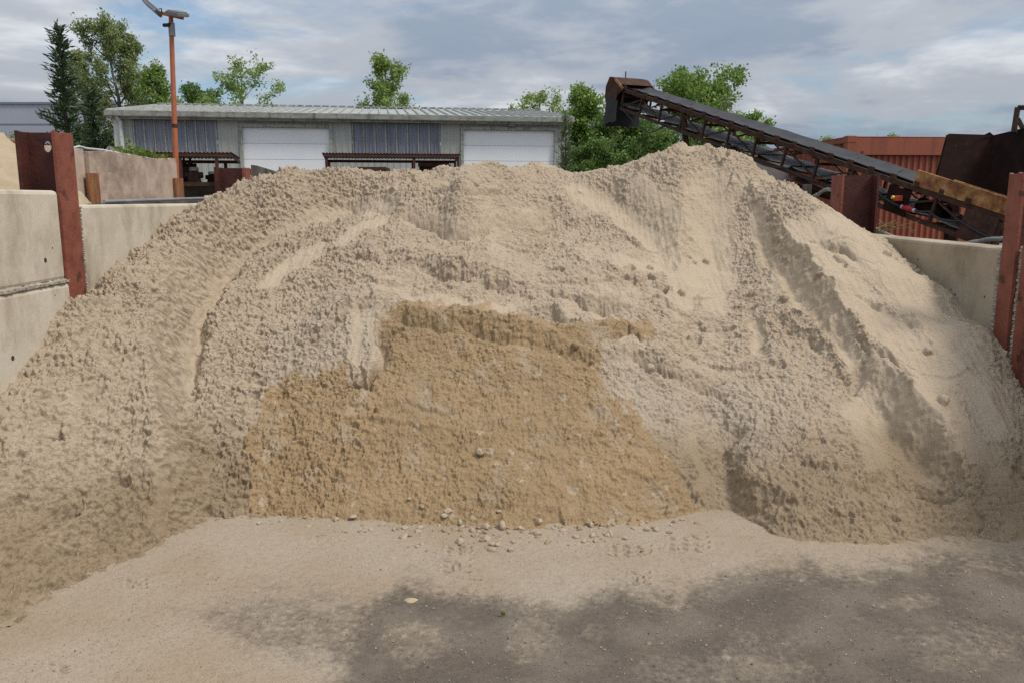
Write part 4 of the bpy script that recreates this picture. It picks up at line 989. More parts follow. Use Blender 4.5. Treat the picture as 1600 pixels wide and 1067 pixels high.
rf.hexa([rpt(-0.18, DEP / 2 + 0.002, -0.05), rpt(SLEN + 0.18, DEP / 2 + 0.002, -0.05), rpt(SLEN + 0.18, DEP + 0.2, -0.05), rpt(-0.18, DEP + 0.2, -0.05)], [rpt(-0.18, DEP / 2 + 0.002), rpt(SLEN + 0.18, DEP / 2 + 0.002), rpt(SLEN + 0.18, DEP + 0.2), rpt(-0.18, DEP + 0.2)])
n = 46
for i in range(n + 1):
    u = -0.15 + (SLEN + 0.3) * i / n
    rf.hexa([rpt(u - 0.02, -0.24, 0.001), rpt(u + 0.02, -0.24, 0.001), rpt(u + 0.02, DEP / 2, 0.001), rpt(u - 0.02, DEP / 2, 0.001)], [rpt(u - 0.015, -0.24, 0.06), rpt(u + 0.015, -0.24, 0.06), rpt(u + 0.015, DEP / 2, 0.06), rpt(u - 0.015, DEP / 2, 0.06)])
rf.build('roof', 'shed_roof', shed)
rc = MB()
for i in range(n):
    u = -0.15 + (SLEN + 0.3) * (i + 0.5) / n; rc.bar(rpt(u - 0.13, DEP / 2, 0.07), rpt(u + 0.13, DEP / 2, 0.07), 0.2, 0.05)
rc.build('ridge_cap', 'shed_trim', shed)
gu = MB(); gu.hexa([sw(-0.2, -0.38, EAVE + 0.04), sw(SLEN + 0.2, -0.38, EAVE + 0.04), sw(SLEN + 0.2, -0.252, EAVE + 0.02), sw(-0.2, -0.252, EAVE + 0.02)], [sw(-0.2, -0.40, za - 0.04), sw(SLEN + 0.2, -0.40, za - 0.04), sw(SLEN + 0.2, -0.252, za - 0.04), sw(-0.2, -0.252, za - 0.04)])
gu.build('gutter', 'shed_trim', shed, bevel=0.015)
tr = MB(); tr.hexa([sw(-0.02, -0.24, EAVE - 0.03), sw(SLEN + 0.02, -0.24, EAVE - 0.03), sw(SLEN + 0.02, 0.05, EAVE - 0.03), sw(-0.02, 0.05, EAVE - 0.03)], [sw(-0.02, -0.24, EAVE + 0.19), sw(SLEN + 0.02, -0.24, EAVE + 0.19), sw(SLEN + 0.02, 0.05, EAVE + 0.19), sw(-0.02, 0.05, EAVE + 0.19)])
tr.build('fascia', 'shed_trim', shed)
for ea, eb in ((-0.04, 0.12), (SLEN - 0.14, SLEN + 0.04)):
    c = MB(); c.hexa([sw(ea, -0.06, -0.1), sw(eb, -0.06, -0.1), sw(eb, -0.035, -0.1), sw(ea, -0.035, -0.1)], [sw(ea, -0.06, EAVE - 0.04), sw(eb, -0.06, EAVE - 0.04), sw(eb, -0.035, EAVE - 0.04), sw(ea, -0.035, EAVE - 0.04)]); c.build('corner_trim', 'pipe_grey', shed)
for (a, b) in ((t1a, t1b), (t2a, t2b)):
    w = corrug(a + 0.03, b - 0.03, ZTL, EAVE - 0.04, 0.12, 0.018, 0.01).build('translucent_panel', 'translucent', shed)
    s_ = MB()
    for i in range(9):
        u = a + 0.03 + (b - a - 0.06) * i / 8; s_.hexa([sw(u - 0.018, -0.034, ZTL), sw(u + 0.018, -0.034, ZTL), sw(u + 0.018, 0, ZTL), sw(u - 0.018, 0, ZTL)], [sw(u - 0.018, -0.034, EAVE - 0.04), sw(u + 0.018, -0.034, EAVE - 0.04), sw(u + 0.018, 0, EAVE - 0.04), sw(u - 0.018, 0, EAVE - 0.04)])
    s_.build('joint_strip', 'shed_trim', w)
for (a, b) in ((d1a, d1b), (d2a, d2b)):
    dm = MB(); lines = MB(); z = -0.05; nz = 8; hz = (DT + 0.05) / nz
    for i in range(nz):
        z0 = -0.05 + i * hz
        dm.hexa([sw(a, 0.06, z0), sw(b, 0.06, z0), sw(b, 0.12, z0), sw(a, 0.12, z0)], [sw(a, 0.06, z0 + hz - 0.010), sw(b, 0.06, z0 + hz - 0.010), sw(b, 0.12, z0 + hz - 0.010), sw(a, 0.12, z0 + hz - 0.010)])
        lines.hexa([sw(a, 0.08, z0 + hz - 0.010), sw(b, 0.08, z0 + hz - 0.010), sw(b, 0.12, z0 + hz - 0.010), sw(a, 0.12, z0 + hz - 0.010)], [sw(a, 0.08, z0 + hz), sw(b, 0.08, z0 + hz), sw(b, 0.12, z0 + hz), sw(a, 0.12, z0 + hz)])
    d = dm.build('door', 'door_white', shed); lines.build('door_joint', 'door_line', d)
    fr = MB()
    for (u0, u1, z0, z1) in ((a - 0.1, a, -0.1, DT), (b, b + 0.1, -0.1, DT), (a - 0.1, b + 0.1, DT, DT + 0.1)):
        fr.hexa([sw(u0, -0.07, z0), sw(u1, -0.07, z0), sw(u1, 0.12, z0), sw(u0, 0.12, z0)], [sw(u0, -0.07, z1), sw(u1, -0.07, z1), sw(u1, 0.12, z1), sw(u0, 0.12, z1)])
    fr.build('door_frame', 'shed_trim', shed)
for px, py in ((445, 187), (798, 195)):
    u, z = su(px, py); l = MB(); l.hexa([sw(u - 0.11, -0.22, z - 0.08), sw(u + 0.11, -0.22, z - 0.08), sw(u + 0.11, -0.09, z - 0.08), sw(u - 0.11, -0.09, z - 0.08)], [sw(u - 0.11, -0.20, z + 0.07), sw(u + 0.11, -0.20, z + 0.07), sw(u + 0.11, -0.09, z + 0.07), sw(u - 0.11, -0.09, z + 0.07)])
    w = l.build('wall_lamp', 'lamp_grey', shed, bevel=0.01); MB().bar(sw(u, -0.1, z + 0.05), sw(u, -0.02, z + 0.12), 0.05).build('bracket', 'lamp_grey', w)
ud, _ = su(187)
MB().tube([sw(ud + 0.05, -0.3, EAVE + 0.03), sw(ud + 0.12, -0.13, EAVE - 0.12), sw(ud + 0.12, -0.13, -0.05)], 0.06, 8).build('downpipe', 'pipe_grey', shed, True)

# ------------------------------------------------------------------ open shelters in front of the shed
def shelter(label, pxa, pxb, row, d, deep, name='open_shelter', posts=(0.02, 0.5, 0.97), shelf=False, zbase=0):
    A = PD(pxa, row, d); u0 = (A - S0).dot(ax); v0 = (A - S0).dot(ay); z = A.z
    rB = ray(pxb, row); t = (S0 + ay * v0 - Vector((0, 0, EYE))).dot(ay) / rB.dot(ay); Bp = Vector((0, 0, EYE)) + rB * t; u1 = (Bp - S0).dot(ax)
    r = thing(name, label, 'open shelter', tuple(sw(u0, v0, 0)), 'lean-to shelters before the shed')
    m = MB(); vs = []; fs = []; n = int((u1 - u0) / 0.09); prof = []
    for i in range(n * 2 + 1):
        prof.append((u0 + (u1 - u0) * i / (2 * n), 0.028 if i % 2 else 0.0))
    for dz in (0, -0.008):
        for u, h in prof: vs += [sw(u, v0 - 0.05, z + h + dz), sw(u, v0 + deep, z + 0.03 + h + dz - 0.12)]
    k = len(prof)
    for i in range(k - 1):
        fs.append((2 * i, 2 * i + 2, 2 * i + 3, 2 * i + 1)); fs.append((2 * k + 2 * i, 2 * k + 2 * i + 1, 2 * k + 2 * i + 3, 2 * k + 2 * i + 2)); fs.append((2 * i, 2 * k + 2 * i, 2 * k + 2 * i + 2, 2 * i + 2))
    m.add(vs, fs).build('roof_sheet', 'canopy', r)
    f = MB()
    f.bar(sw(u0 + 0.03, v0, z - 0.05), sw(u1 - 0.03, v0, z - 0.05), 0.06, 0.08); f.bar(sw(u0 + 0.03, v0 + deep - 0.1, z - 0.17), sw(u1 - 0.03, v0 + deep - 0.1, z - 0.17), 0.06, 0.08)
    f.bar(sw(u0 + 0.06, v0 + 0.05, z - 0.05), sw(u0 + 0.06, v0 + deep - 0.15, z - 0.16), 0.05, 0.06); f.bar(sw(u1 - 0.06, v0 + 0.05, z - 0.05), sw(u1 - 0.06, v0 + deep - 0.15, z - 0.16), 0.05, 0.06)
    f.build('roof_frame', 'canopy_steel', r)
    for t in posts:
        u = u0 + (u1 - u0) * t
        MB().bar(sw(u, v0 + 0.04, -0.05), sw(u, v0 + 0.04, z - 0.09), 0.07).build('post', 'canopy_steel', r)
        MB().bar(sw(u, v0 + deep - 0.1, -0.05), sw(u, v0 + deep - 0.1, z - 0.21), 0.07).build('post', 'canopy_steel', r)
    MB().bar(sw(u0 + 0.1, v0 + deep - 0.14, z - 0.85), sw(u1 - 0.1, v0 + deep - 0.14, z - 0.85), 0.07).build('rail', 'canopy_steel', r)
    return r, u0, u1, v0, z
shA, a0, a1, av, az = shelter('brown lean-to shelter with corrugated roof at left, behind the orange pole', 170, 364, 238, 20.0, 1.3, posts=(0.02, 0.56, 0.86))
shB, b0, b1, bv, bz = shelter('brown lean-to shelter with corrugated roof between the two white doors', 503, 719, 240, 23.5, 1.2, posts=(0.03, 0.66, 0.985))
# shelf rack and the machinery standing on it
def at_v(px, py, v):
    r = ray(px, py); t = (S0 + ay * v - Vector((0, 0, EYE))).dot(ay) / r.dot(ay); p = Vector((0, 0, EYE)) + r * t; return (p - S0).dot(ax), p.z
sA, zs = at_v(281, 285, av + 0.3); sB, _ = at_v(346, 285, av + 0.3)
rk = thing('steel_rack', 'low brown steel rack with one shelf under the left shelter', 'rack', tuple(sw(sA, av + 0.3, 0)))
m = MB(); m.hexa([sw(sA - 1.0, av + 0.2, zs - 0.10), sw(sB, av + 0.2, zs - 0.10), sw(sB, av + 1.0, zs - 0.10), sw(sA - 1.0, av + 1.0, zs - 0.10)], [sw(sA - 1.0, av + 0.2, zs), sw(sB, av + 0.2, zs), sw(sB, av + 1.0, zs), sw(sA - 1.0, av + 1.0, zs)]); m.build('shelf', 'rust', rk)
for u in (sA - 0.95, sB - 0.06):
    for v in (av + 0.25, av + 0.95): MB().bar(sw(u, v, -0.05), sw(u, v, zs - 0.101), 0.07).build('leg', 'rust', rk)
bp = MB(); bp.hexa([sw(sA - 1.0, av + 1.02, -0.05), sw(sB, av + 1.02, -0.05), sw(sB, av + 1.05, -0.05), sw(sA - 1.0, av + 1.05, -0.05)], [sw(sA - 1.0, av + 1.02, zs - 0.02), sw(sB, av + 1.02, zs - 0.02), sw(sB, av + 1.05, zs - 0.02), sw(sA - 1.0, av + 1.05, zs - 0.02)]); bp.build('back_panel', 'conc_dark', rk)
# digger bucket: curved shell with side cheeks and two lugs
def bucket(label, u, v, w, h, z, tone):
    r = thing('digger_bucket', label, 'digger bucket', tuple(sw(u, v, z)))
    prof = [(0.0, 0.02), (-0.24 * h, 0.10 * h), (-0.34 * h, 0.34 * h), (-0.26 * h, 0.60 * h), (0.02 * h, 0.74 * h)]
    m = MB(); vs = []; fs = []
    for s in (0, 1):
        for k in (0, 1):
            for (dv, dz) in prof:
                f = 1 - 0.07 * k; vs.append(sw(u + (s - 0.5) * w, v + 0.25 + dv * f, z + 0.02 + dz * f + 0.03 * k))
    n = len(prof)
    for i in range(n - 1): fs += [(i, i + 1, 2 * n + i + 1, 2 * n + i), (n + i, 3 * n + i, 3 * n + i + 1, n + i + 1)]
    m.add(vs, fs).build('shell', tone, r, True)
    for s in (-0.5, 0.5):
        pts = [sw(u + s * w, v + 0.25 + dv, z + 0.02 + dz) for dv, dz in prof]
        MB().prism(pts, ax * (0.03 if s < 0 else -0.03)).build('cheek', tone, r)
        MB().prism([sw(u + s * w * 0.36 - 0.02, v - 0.02, z + 0.62 * h), sw(u + s * w * 0.36 - 0.02, v + 0.26, z + 0.74 * h), sw(u + s * w * 0.36 - 0.02, v + 0.14, z + 1.0 * h)], ax * 0.05).build('lug', tone, r)
    te = MB()
    for i in range(5): te.bar(sw(u - w / 2 + w * (i + 0.5) / 5, v + 0.22, z + 0.03), sw(u - w / 2 + w * (i + 0.5) / 5, v + 0.38, z + 0.02), 0.05, 0.04)
    te.build('teeth', tone, r)
ub, zb_ = at_v(292, 284, av + 0.55)
bucket('rusty brown digger bucket with two lugs standing on the rack under the left shelter', ub, av + 0.55, 0.42, 0.62, zs, 'rust')
# pump-like coupler: block, flange discs and a bolt row
def coupler(label, u, v, z, s, tone):
    r = thing('machine_coupler', label, 'machine part', tuple(sw(u, v, z)))
    MB().hexa([sw(u - 0.14 * s, v, z), sw(u + 0.14 * s, v, z), sw(u + 0.14 * s, v + 0.2 * s, z), sw(u - 0.14 * s, v + 0.2 * s, z)], [sw(u - 0.09 * s, v + 0.03, z + 0.26 * s), sw(u + 0.09 * s, v + 0.03, z + 0.26 * s), sw(u + 0.09 * s, v + 0.17 * s, z + 0.26 * s), sw(u - 0.09 * s, v + 0.17 * s, z + 0.26 * s)]).build('housing', tone, r, bevel=0.01)
    MB().tube([sw(u - 0.19 * s, v + 0.1 * s, z + 0.16 * s), sw(u + 0.19 * s, v + 0.1 * s, z + 0.16 * s)], 0.07 * s, 12).build('shaft', tone, r, True)
    MB().tube([sw(u, v + 0.1 * s, z + 0.262 * s), sw(u, v + 0.1 * s, z + 0.34 * s)], [0.11 * s, 0.10 * s], 14).build('flange', 'galv', r, True)
uc, _ = at_v(304, 284, av + 0.45); coupler('dark rusty machine coupler beside the digger bucket on the rack', uc, av + 0.35, zs, 1.1, 'rust')
uc, _ = at_v(331, 284, av + 0.55); coupler('small dark pump with a pale flange at the right end of the rack', uc, av + 0.5, zs, 0.8, 'rust_dark')
# rusty skips under the middle shelter
def skip(label, pxa, pxb, rtop, d, tone, h):
    A = PD(pxa, rtop, d); B = PD(pxb, rtop, d); A = Vector((A.x, A.y, 0)); w = B.x - A.x; zt = PD(pxa, rtop, d).z
    r = thing('steel_skip', label, 'skip', tuple(A))
    t = 0.04; b = 0.75; D = 0.9
    def pt(x, y, z): return A + Vector((x, y, z))
    zl = zt - h
    for (x0, x1, y0, y1) in ((0, w, 0, t), (0, w, D - t, D), (0, t, t + 0.001, D - t - 0.001), (w - t, w, t + 0.001, D - t - 0.001)):
        MB().hexa([pt(x0, y0, zl), pt(x1, y0, zl), pt(x1, y1, zl), pt(x0, y1, zl)], [pt(x0, y0, zt), pt(x1, y0, zt), pt(x1, y1, zt), pt(x0, y1, zt)]).build('side_plate', tone, r)
    MB().hexa([pt(0, 0, zl - 0.06), pt(w, 0, zl - 0.06), pt(w, D, zl - 0.06), pt(0, D, zl - 0.06)], [pt(0, 0, zl - 0.001), pt(w, 0, zl - 0.001), pt(w, D, zl - 0.001), pt(0, D, zl - 0.001)]).build('floor_plate', tone, r)
    rm = MB(); rm.hexa([pt(-0.03, -0.03, zt - 0.09), pt(w + 0.03, -0.03, zt - 0.09), pt(w + 0.03, -0.002, zt - 0.09), pt(-0.03, -0.002, zt - 0.09)], [pt(-0.03, -0.03, zt + 0.01), pt(w + 0.03, -0.03, zt + 0.01), pt(w + 0.03, -0.002, zt + 0.01), pt(-0.03, -0.002, zt + 0.01)]); rm.build('rim', tone, r)
    for x in (0.1, w - 0.1):
        for y in (0.1, D - 0.1): MB().bar(pt(x, y, -0.03), pt(x, y, zl - 0.061), 0.08).build('leg', tone, r)
skip('rusty brown open skip under the left half of the middle shelter', 528, 602, 262, 23.0, 'rust', 0.9)
skip('dark rusty skip under the right half of the middle shelter', 655, 700, 256, 23.2, 'rust_dark', 0.8)
# dark wall going away behind the short red post
o = MB().prism([PD(392, 258, 9.5), PD(440, 272, 11.5), PD(500, 292, 14.5), PD(500, 420, 14.5), PD(392, 420, 9.5)], (0, 0.22, 0)).build('concrete_wall_panel', 'conc_dark'); tag(o, 'dark stained concrete wall running back behind the short red post on the left', 'concrete wall')

# ------------------------------------------------------------------ pale warehouse far left
w0, w1 = PD(-160, 163, 48), PD(75, 165, 48)
wh = thing('warehouse', 'pale blue grey warehouse with flat roof at the far left behind the conifers', 'warehouse', (w0.x, w0.y, 0))
wz = w0.z
b = MB().box((w0.x, w0.y, -0.1), (w1.x + 4, w0.y + 15, wz)); b.build('wall', 'warehouse', wh)
lnm = MB()
for i in range(1, 6): lnm.box((w0.x, w0.y - 0.02, wz - 1.15 * i - 0.03), (w1.x + 4, w0.y - 0.002, wz - 1.15 * i + 0.03))
lnm.build('panel_joint', 'warehouse_line', wh)
MB().box((w0.x - 0.1, w0.y - 0.08, wz - 0.02), (w1.x + 4.1, w0.y - 0.003, wz + 0.10)).build('parapet_cap', 'warehouse_line', wh)

# ------------------------------------------------------------------ red container on the right
c0 = PD(1325, 213, 15.0); cz = c0.z; an = math.radians(4); cx_ = Vector((math.cos(an), math.sin(an), 0)); cy_ = Vector((-math.sin(an), math.cos(an), 0))
C0 = Vector((c0.x, c0.y, 0)); CW, CD = 2.44, 6.06; zb0 = 0.12
def cpt(x, y, z): return C0 + cx_ * x + cy_ * y + Z_ * z
ct = thing('shipping_container', 'red brown steel container standing behind the conveyor on the right', 'container', tuple(C0))
def cbox(m, x0, x1, y0, y1, z0, z1): return m.hexa([cpt(x0, y0, z0), cpt(x1, y0, z0), cpt(x1, y1, z0), cpt(x0, y1, z0)], [cpt(x0, y0, z1), cpt(x1, y0, z1), cpt(x1, y1, z1), cpt(x0, y1, z1)])
fr = MB()
for x in (0, CW - 0.16):
    for y in (0, CD - 0.16): cbox(fr, x, x + 0.16, y, y + 0.16, zb0, cz)
for y in (0.02, CD - 0.14): cbox(fr, 0.1605, CW - 0.1605, y, y + 0.12, cz - 0.34 if y < 1 else cz - 0.12, cz - 0.004); cbox(fr, 0.1605, CW - 0.1605, y, y + 0.12, zb0, zb0 + 0.16)
for x in (0.02, CW - 0.12): cbox(fr, x, x + 0.10, 0.1605, CD - 0.1605, cz - 0.12, cz - 0.006); cbox(fr, x, x + 0.10, 0.1605, CD - 0.1605, zb0, zb0 + 0.16)
fr.build('frame', 'container', ct, bevel=0.008)
gap = MB(); cbox(gap, 0.17, CW - 0.17, 0.13, 0.145, cz - 0.40, cz - 0.341); gap.build('shadow_gap', 'black', ct)
def cpanel(along_x, fixed, a0, a1, z0, z1, pitch, dep, sgn):
    m = MB(); prof = []; n = int((a1 - a0) / pitch); p = (a1 - a0) / n
    for i in range(n): b_ = a0 + i * p; prof += [(b_, 0), (b_ + p * 0.38, 0), (b_ + p * 0.5, dep), (b_ + p * 0.88, dep)]
    prof.append((a1, 0)); vs = []; fs = []
    for a, d in prof:
        for z in (z0, z1): vs.append(cpt(a, fixed + d * sgn, z) if along_x else cpt(fixed + d * sgn, a, z))
    for i in range(len(prof) - 1): fs.append((2 * i, 2 * i + 2, 2 * i + 3, 2 * i + 1))
    return m.add(vs, fs)
cpanel(True, 0.075, 0.1605, CW - 0.1605, zb0 + 0.161, cz - 0.345, 0.115, 0.03, 1).build('corrugated_end', 'container', ct)
cpanel(False, 0.05, 0.1605, CD - 0.1605, zb0 + 0.161, cz - 0.121, 0.26, 0.036, 1).build('corrugated_side', 'container', ct)
cpanel(False, CW - 0.05, 0.1605, CD - 0.1605, zb0 + 0.161, cz - 0.121, 0.26, 0.036, -1).build('corrugated_side', 'container', ct)
q = MB(); cbox(q, 0.02, CW - 0.02, 0.02, CD - 0.02, cz - 0.03, cz - 0.012); q.build('roof', 'container', ct)
for x in (-0.006, CW - 0.17):
    for y in (-0.006, CD - 0.17):
        for za_, zb_2 in ((cz - 0.118, cz + 0.006), (zb0 - 0.12, zb0 + 0.118)):
            q = MB(); cbox(q, x, x + 0.176, y, y + 0.176, za_, zb_2); q.build('corner_casting', 'container' if za_ > 1 else 'rust', ct, bevel=0.01)

# ------------------------------------------------------------------ belt conveyor
Hd, Tl = PD(962, 137, 16.5), PD(1572, 342, 9.2)
def cd(px, extra=0.0): return 1.0 / (1 / 16.5 + (px - 962) / 610.0 * (1 / 9.2 - 1 / 16.5)) + extra
def PC(px, py, extra=-0.03): return PD(px, py, cd(px, extra))
e1 = (Tl - Hd).normalized(); CLEN = (Tl - Hd).length
e2 = Vector((-e1.y, e1.x, 0)).normalized()          # across, pointing away from the viewer
if e2.y < 0: e2 = -e2
e3 = e1.cross(e2)
if e3.z < 0: e3 = -e3
BW, TD = 0.66, 0.36
def cv(s, w, h): return Hd + e1 * s + e2 * w + e3 * h       # along from head, across, up from near top chord
con = thing('belt_conveyor', 'long rusty belt conveyor sloping up to the left over the sand heap', 'conveyor', tuple(Vector((Tl.x, Tl.y, 0))))
NB = 13
for w, nm in ((0.0, 'near'), (BW, 'far')):
    f = MB()
    f.obox(cv(CLEN / 2 - 0.05, w, 0), e1, e2, e3, CLEN / 2 + 0.05, 0.022, 0.034); f.obox(cv(CLEN / 2, w, -TD), e1, e2, e3, CLEN / 2 - 0.25, 0.022, 0.026)
    for i in range(NB):
        s = 0.35 + (CLEN - 0.6) * i / (NB - 1); s2 = 0.35 + (CLEN - 0.6) * (i + 1) / (NB - 1)
        f.bar(cv(s, w, -0.035), cv(s, w, -TD + 0.027), 0.035, 0.032, up=e2)
        if i < NB - 1:
            f.bar(cv(s if i % 2 else s2, w + 0.012, -0.06), cv(s2 if i % 2 else s, w + 0.012, -TD + 0.05), 0.025, 0.025, up=e2)
    f.build('truss', 'rust', con)
cm_ = MB()
for i in range(NB):
    s = 0.35 + (CLEN - 0.6) * i / (NB - 1)
    cm_.bar(cv(s, 0.026, -TD), cv(s, BW - 0.026, -TD), 0.04); 
    if i % 2 == 0: cm_.bar(cv(s, 0.026, -0.12), cv(s, BW - 0.026, -0.12), 0.04)
    if i < NB - 1: s2 = s + (CLEN - 0.6) / (NB - 1); cm_.bar(cv(s, 0.03, -TD + 0.002), cv(s2, BW - 0.03, -TD + 0.002), 0.022)
cm_.build('cross_member', 'rust', con)
# upper belt, troughed; lower belt
def strip(secs, n, s0, s1, sag, thick, mat, name):
    m = MB(); vs = []; fs = []; k = len(secs)
    for i in range(n + 1):
        s = s0 + (s1 - s0) * i / n; h = -sag * abs(math.sin(math.pi * i * (NB - 1) / n))
        for t in (0, -thick):
            for w, hh in secs: vs.append(cv(s, w, hh + h + t))
    for i in range(n):
        a = i * 2 * k; b_ = a + 2 * k
        for j in range(k - 1): fs += [(a + j, a + j + 1, b_ + j + 1, b_ + j), (a + k + j, b_ + k + j, b_ + k + j + 1, a + k + j + 1)]
        fs += [(a, b_, b_ + k, a + k), (a + k - 1, a + 2 * k - 1, b_ + 2 * k - 1, b_ + k - 1)]
    m.add(vs, fs).build(name, mat, con, True)
strip([(0.02, 0.075), (0.17, 0.025), (0.49, 0.025), (0.64, 0.075)], 48, 0.15, CLEN - 0.2, 0.008, 0.012, 'belt', 'belt')
strip([(0.05, -0.26), (0.33, -0.265), (0.61, -0.26)], 48, 0.2, CLEN - 0.3, 0.03, 0.012, 'belt_under', 'return_belt')
ro = MB()
for i in range(22):
    s = 0.4 + (CLEN - 0.9) * i / 21
    ro.tube([cv(s, 0.18, -0.022), cv(s, 0.48, -0.022)], 0.038, 8); ro.tube([cv(s, 0.03, 0.028), cv(s, 0.165, -0.015)], 0.036, 8); ro.tube([cv(s, 0.495, -0.015), cv(s, 0.63, 0.028)], 0.036, 8)
    if i % 2: ro.tube([cv(s, 0.04, -0.305), cv(s, 0.62, -0.305)], 0.03, 8)
ro.build('idler_rollers', 'rust_dark', con, True)
br = MB()
for i in range(22):
    s = 0.4 + (CLEN - 0.9) * i / 21
    br.obox(cv(s, -0.02, 0.055), e1, e2, e3, 0.035, 0.02, 0.035); br.obox(cv(s, 0.33, -0.05), e1, e2, e3, 0.025, 0.29, 0.02)
br.build('idler_bracket', 'rust', con)
MB().tube([cv(0.06, 0.03, -0.06), cv(0.06, BW - 0.03, -0.06)], 0.15, 20).build('head_drum', 'rust_dark', con, True)
# head hood: side cheeks + curved front cover
hood = MB()
prof = [(0.40, 0.035), (0.02, 0.17), (-0.20, 0.16), (-0.29, -0.03), (-0.27, -0.22), (-0.20, -0.32), (0.14, -0.34), (0.20, -0.12)]
for w in (-0.06, BW + 0.03): hood.prism([cv(s, w, h) for s, h in prof], e2 * 0.03)
vs = []; fs = []
cover = [(0.24, 0.095), (0.02, 0.182), (-0.21, 0.172), (-0.302, -0.03), (-0.282, -0.23), (-0.21, -0.335)]
for s, h in cover: vs += [cv(s, -0.055, h), cv(s, BW + 0.055, h)]
for i in range(len(cover) - 1): fs.append((2 * i, 2 * i + 1, 2 * i + 3, 2 * i + 2))
hood.add(vs, fs); hd = hood.build('head_hood', 'rust', con)
MB().bar(cv(0.02, -0.066, 0.165), cv(0.40, -0.066, 0.03), 0.012, 0.05).build('hood_rim', 'rust_orange', hd)
MB().tube([cv(-0.17, 0.3, 0.16), cv(-0.17, 0.3, 0.16) + Z_ * 0.14], 0.012, 6).build('hood_rod', 'black', hd)
# rubber skirt hanging under the hood
sk = MB(); k0 = cv(-0.30, -0.06, -0.40); 
kd = PD(937, 195, 16.5)
nn = 8; vs = []; fs = []
def wrap(t):   # front and two sides of the skirt seen from above: a U
    L = [(-0.27, BW + 0.05), (-0.27, -0.06), (0.19, -0.06)]
    if t < 0.5: u = t / 0.5; return (L[0][0], L[0][1] + (L[1][1] - L[0][1]) * u)
    u = (t - 0.5) / 0.5; return (L[1][0] + (L[2][0] - L[1][0]) * u, L[1][1])
for i in range(nn * 2 + 1):
    s, w = wrap(i / (nn * 2)); p = cv(s, w, 0); ptop = Vector((p.x, p.y, cv(s, w, -0.24).z)); flare = 1.13
    c_ = cv(-0.04, BW / 2, 0); low = Vector((c_.x + (p.x - c_.x) * flare, c_.y + (p.y - c_.y) * flare, kd.z + (0.05 if s > -0.2 else 0) + 0.012 * math.sin(i * 1.7)))
    vs += [ptop, (ptop + low) / 2 + Vector((0.01 * math.sin(i), 0, 0)), low]
for i in range(nn * 2): fs += [(3 * i, 3 * i + 3, 3 * i + 4, 3 * i + 1), (3 * i + 1, 3 * i + 4, 3 * i + 5, 3 * i + 2)]
sko = sk.add(vs, fs).build('rubber_skirt', 'rubber', con); md = sko.modifiers.new('thick', 'SOLIDIFY'); md.thickness = 0.012
# legs
def su_(px, row):
    best = min((abs(project(*cv(s / 100 * CLEN, 0, -TD))[0] - px), s / 100 * CLEN) for s in range(101)); return best[1]
for px0, px1 in ((1059, 1073), (1089, 1104)):
    s = su_(px0, 190); a = cv(s, 0.03 if px0 < 1080 else BW - 0.03, -0.05 if px0 < 1080 else -TD); d_ = a.y
    bpt = Vector((0, 0, EYE)) + ray(px1, 240) * (a.y / ray(px1, 240).y); dirn = (bpt - a); dirn.normalize(); t = (0 - a.z) / dirn.z
    MB().bar(a, a + dirn * t, 0.10, 0.09, up=Y_).build('leg', 'rust', con, bevel=0.004)
# side plates, controls, skirt boards near the tail
def s_at(px, h=0.0):
    return min((abs(project(*cv(s / 400 * CLEN, 0, h))[0] - px), s / 400 * CLEN) for s in range(401))[1]
sa, sb = s_at(1388, -0.2), s_at(1422, -0.2)
sp = MB(); sp.obox(cv((sa + sb) / 2, -0.035, -TD / 2 - 0.03), e1, e2, e3, (sb - sa) / 2, 0.006, TD / 2 - 0.02); spo = sp.build('side_plate', 'rust_dark', con)
cbp = cv((sa + sb) / 2 + 0.05, -0.09, -0.17)
MB().obox(cbp, X_, Y_, Z_, 0.05, 0.035, 0.034).build('switch_box', 'orange_box', con, bevel=0.006)
MB().tube([cbp + Vector((-0.082, -0.01, 0.014)), cbp + Vector((-0.051, -0.01, 0.01))], 0.022, 12).build('stop_button', 'yellow', con, True)
sa, sb = s_at(1502, -0.3), s_at(1552, -0.3)
sp = MB(); sp.obox(cv((sa + sb) / 2, -0.035, -TD / 2 - 0.02), e1, e2, e3, (sb - sa) / 2, 0.006, TD / 2); sp.build('side_plate', 'rust', con)
sa, sb = s_at(1432, 0.1), CLEN + 0.15
bd = MB(); 
for w, hh in ((-0.02, 0.095), (BW + 0.02, 0.035)): bd.obox(cv((sa + sb) / 2, w, 0.035 + hh), e1, e2, e3, (sb - sa) / 2, 0.012, hh)
bd.build('skirt_board', 'rust_orange', con, bevel=0.003)
MB().tube([cv(CLEN - 0.12, 0.03, -0.09), cv(CLEN - 0.12, BW - 0.03, -0.09)], 0.15, 18).build('tail_drum', 'rust_dark', con, True)
mb = MB(); mb.tube([cv(CLEN - 1.3, 0.2, -0.22), cv(CLEN - 0.9, 0.2, -0.22)], 0.10, 12); mb.build('drive_motor', 'rust_dark', con, True)
tf = MB(); tf.bar(cv(CLEN - 0.02, 0, -0.05), cv(CLEN - 0.02, 0, -TD - 0.1), 0.06, 0.06, up=e2); tf.bar(cv(CLEN - 0.35, 0, -TD), cv(CLEN + 0.08, 0, -0.1), 0.05, 0.05, up=e2); tf.bar(Vector((Tl.x, Tl.y, 0)), cv(CLEN - 0.05, 0, -TD), 0.1); q_ = cv(CLEN - 0.05, BW, -TD); tf.bar(Vector((q_.x, q_.y, 0)), q_, 0.1)
tf.build('tail_frame', 'rust', con)
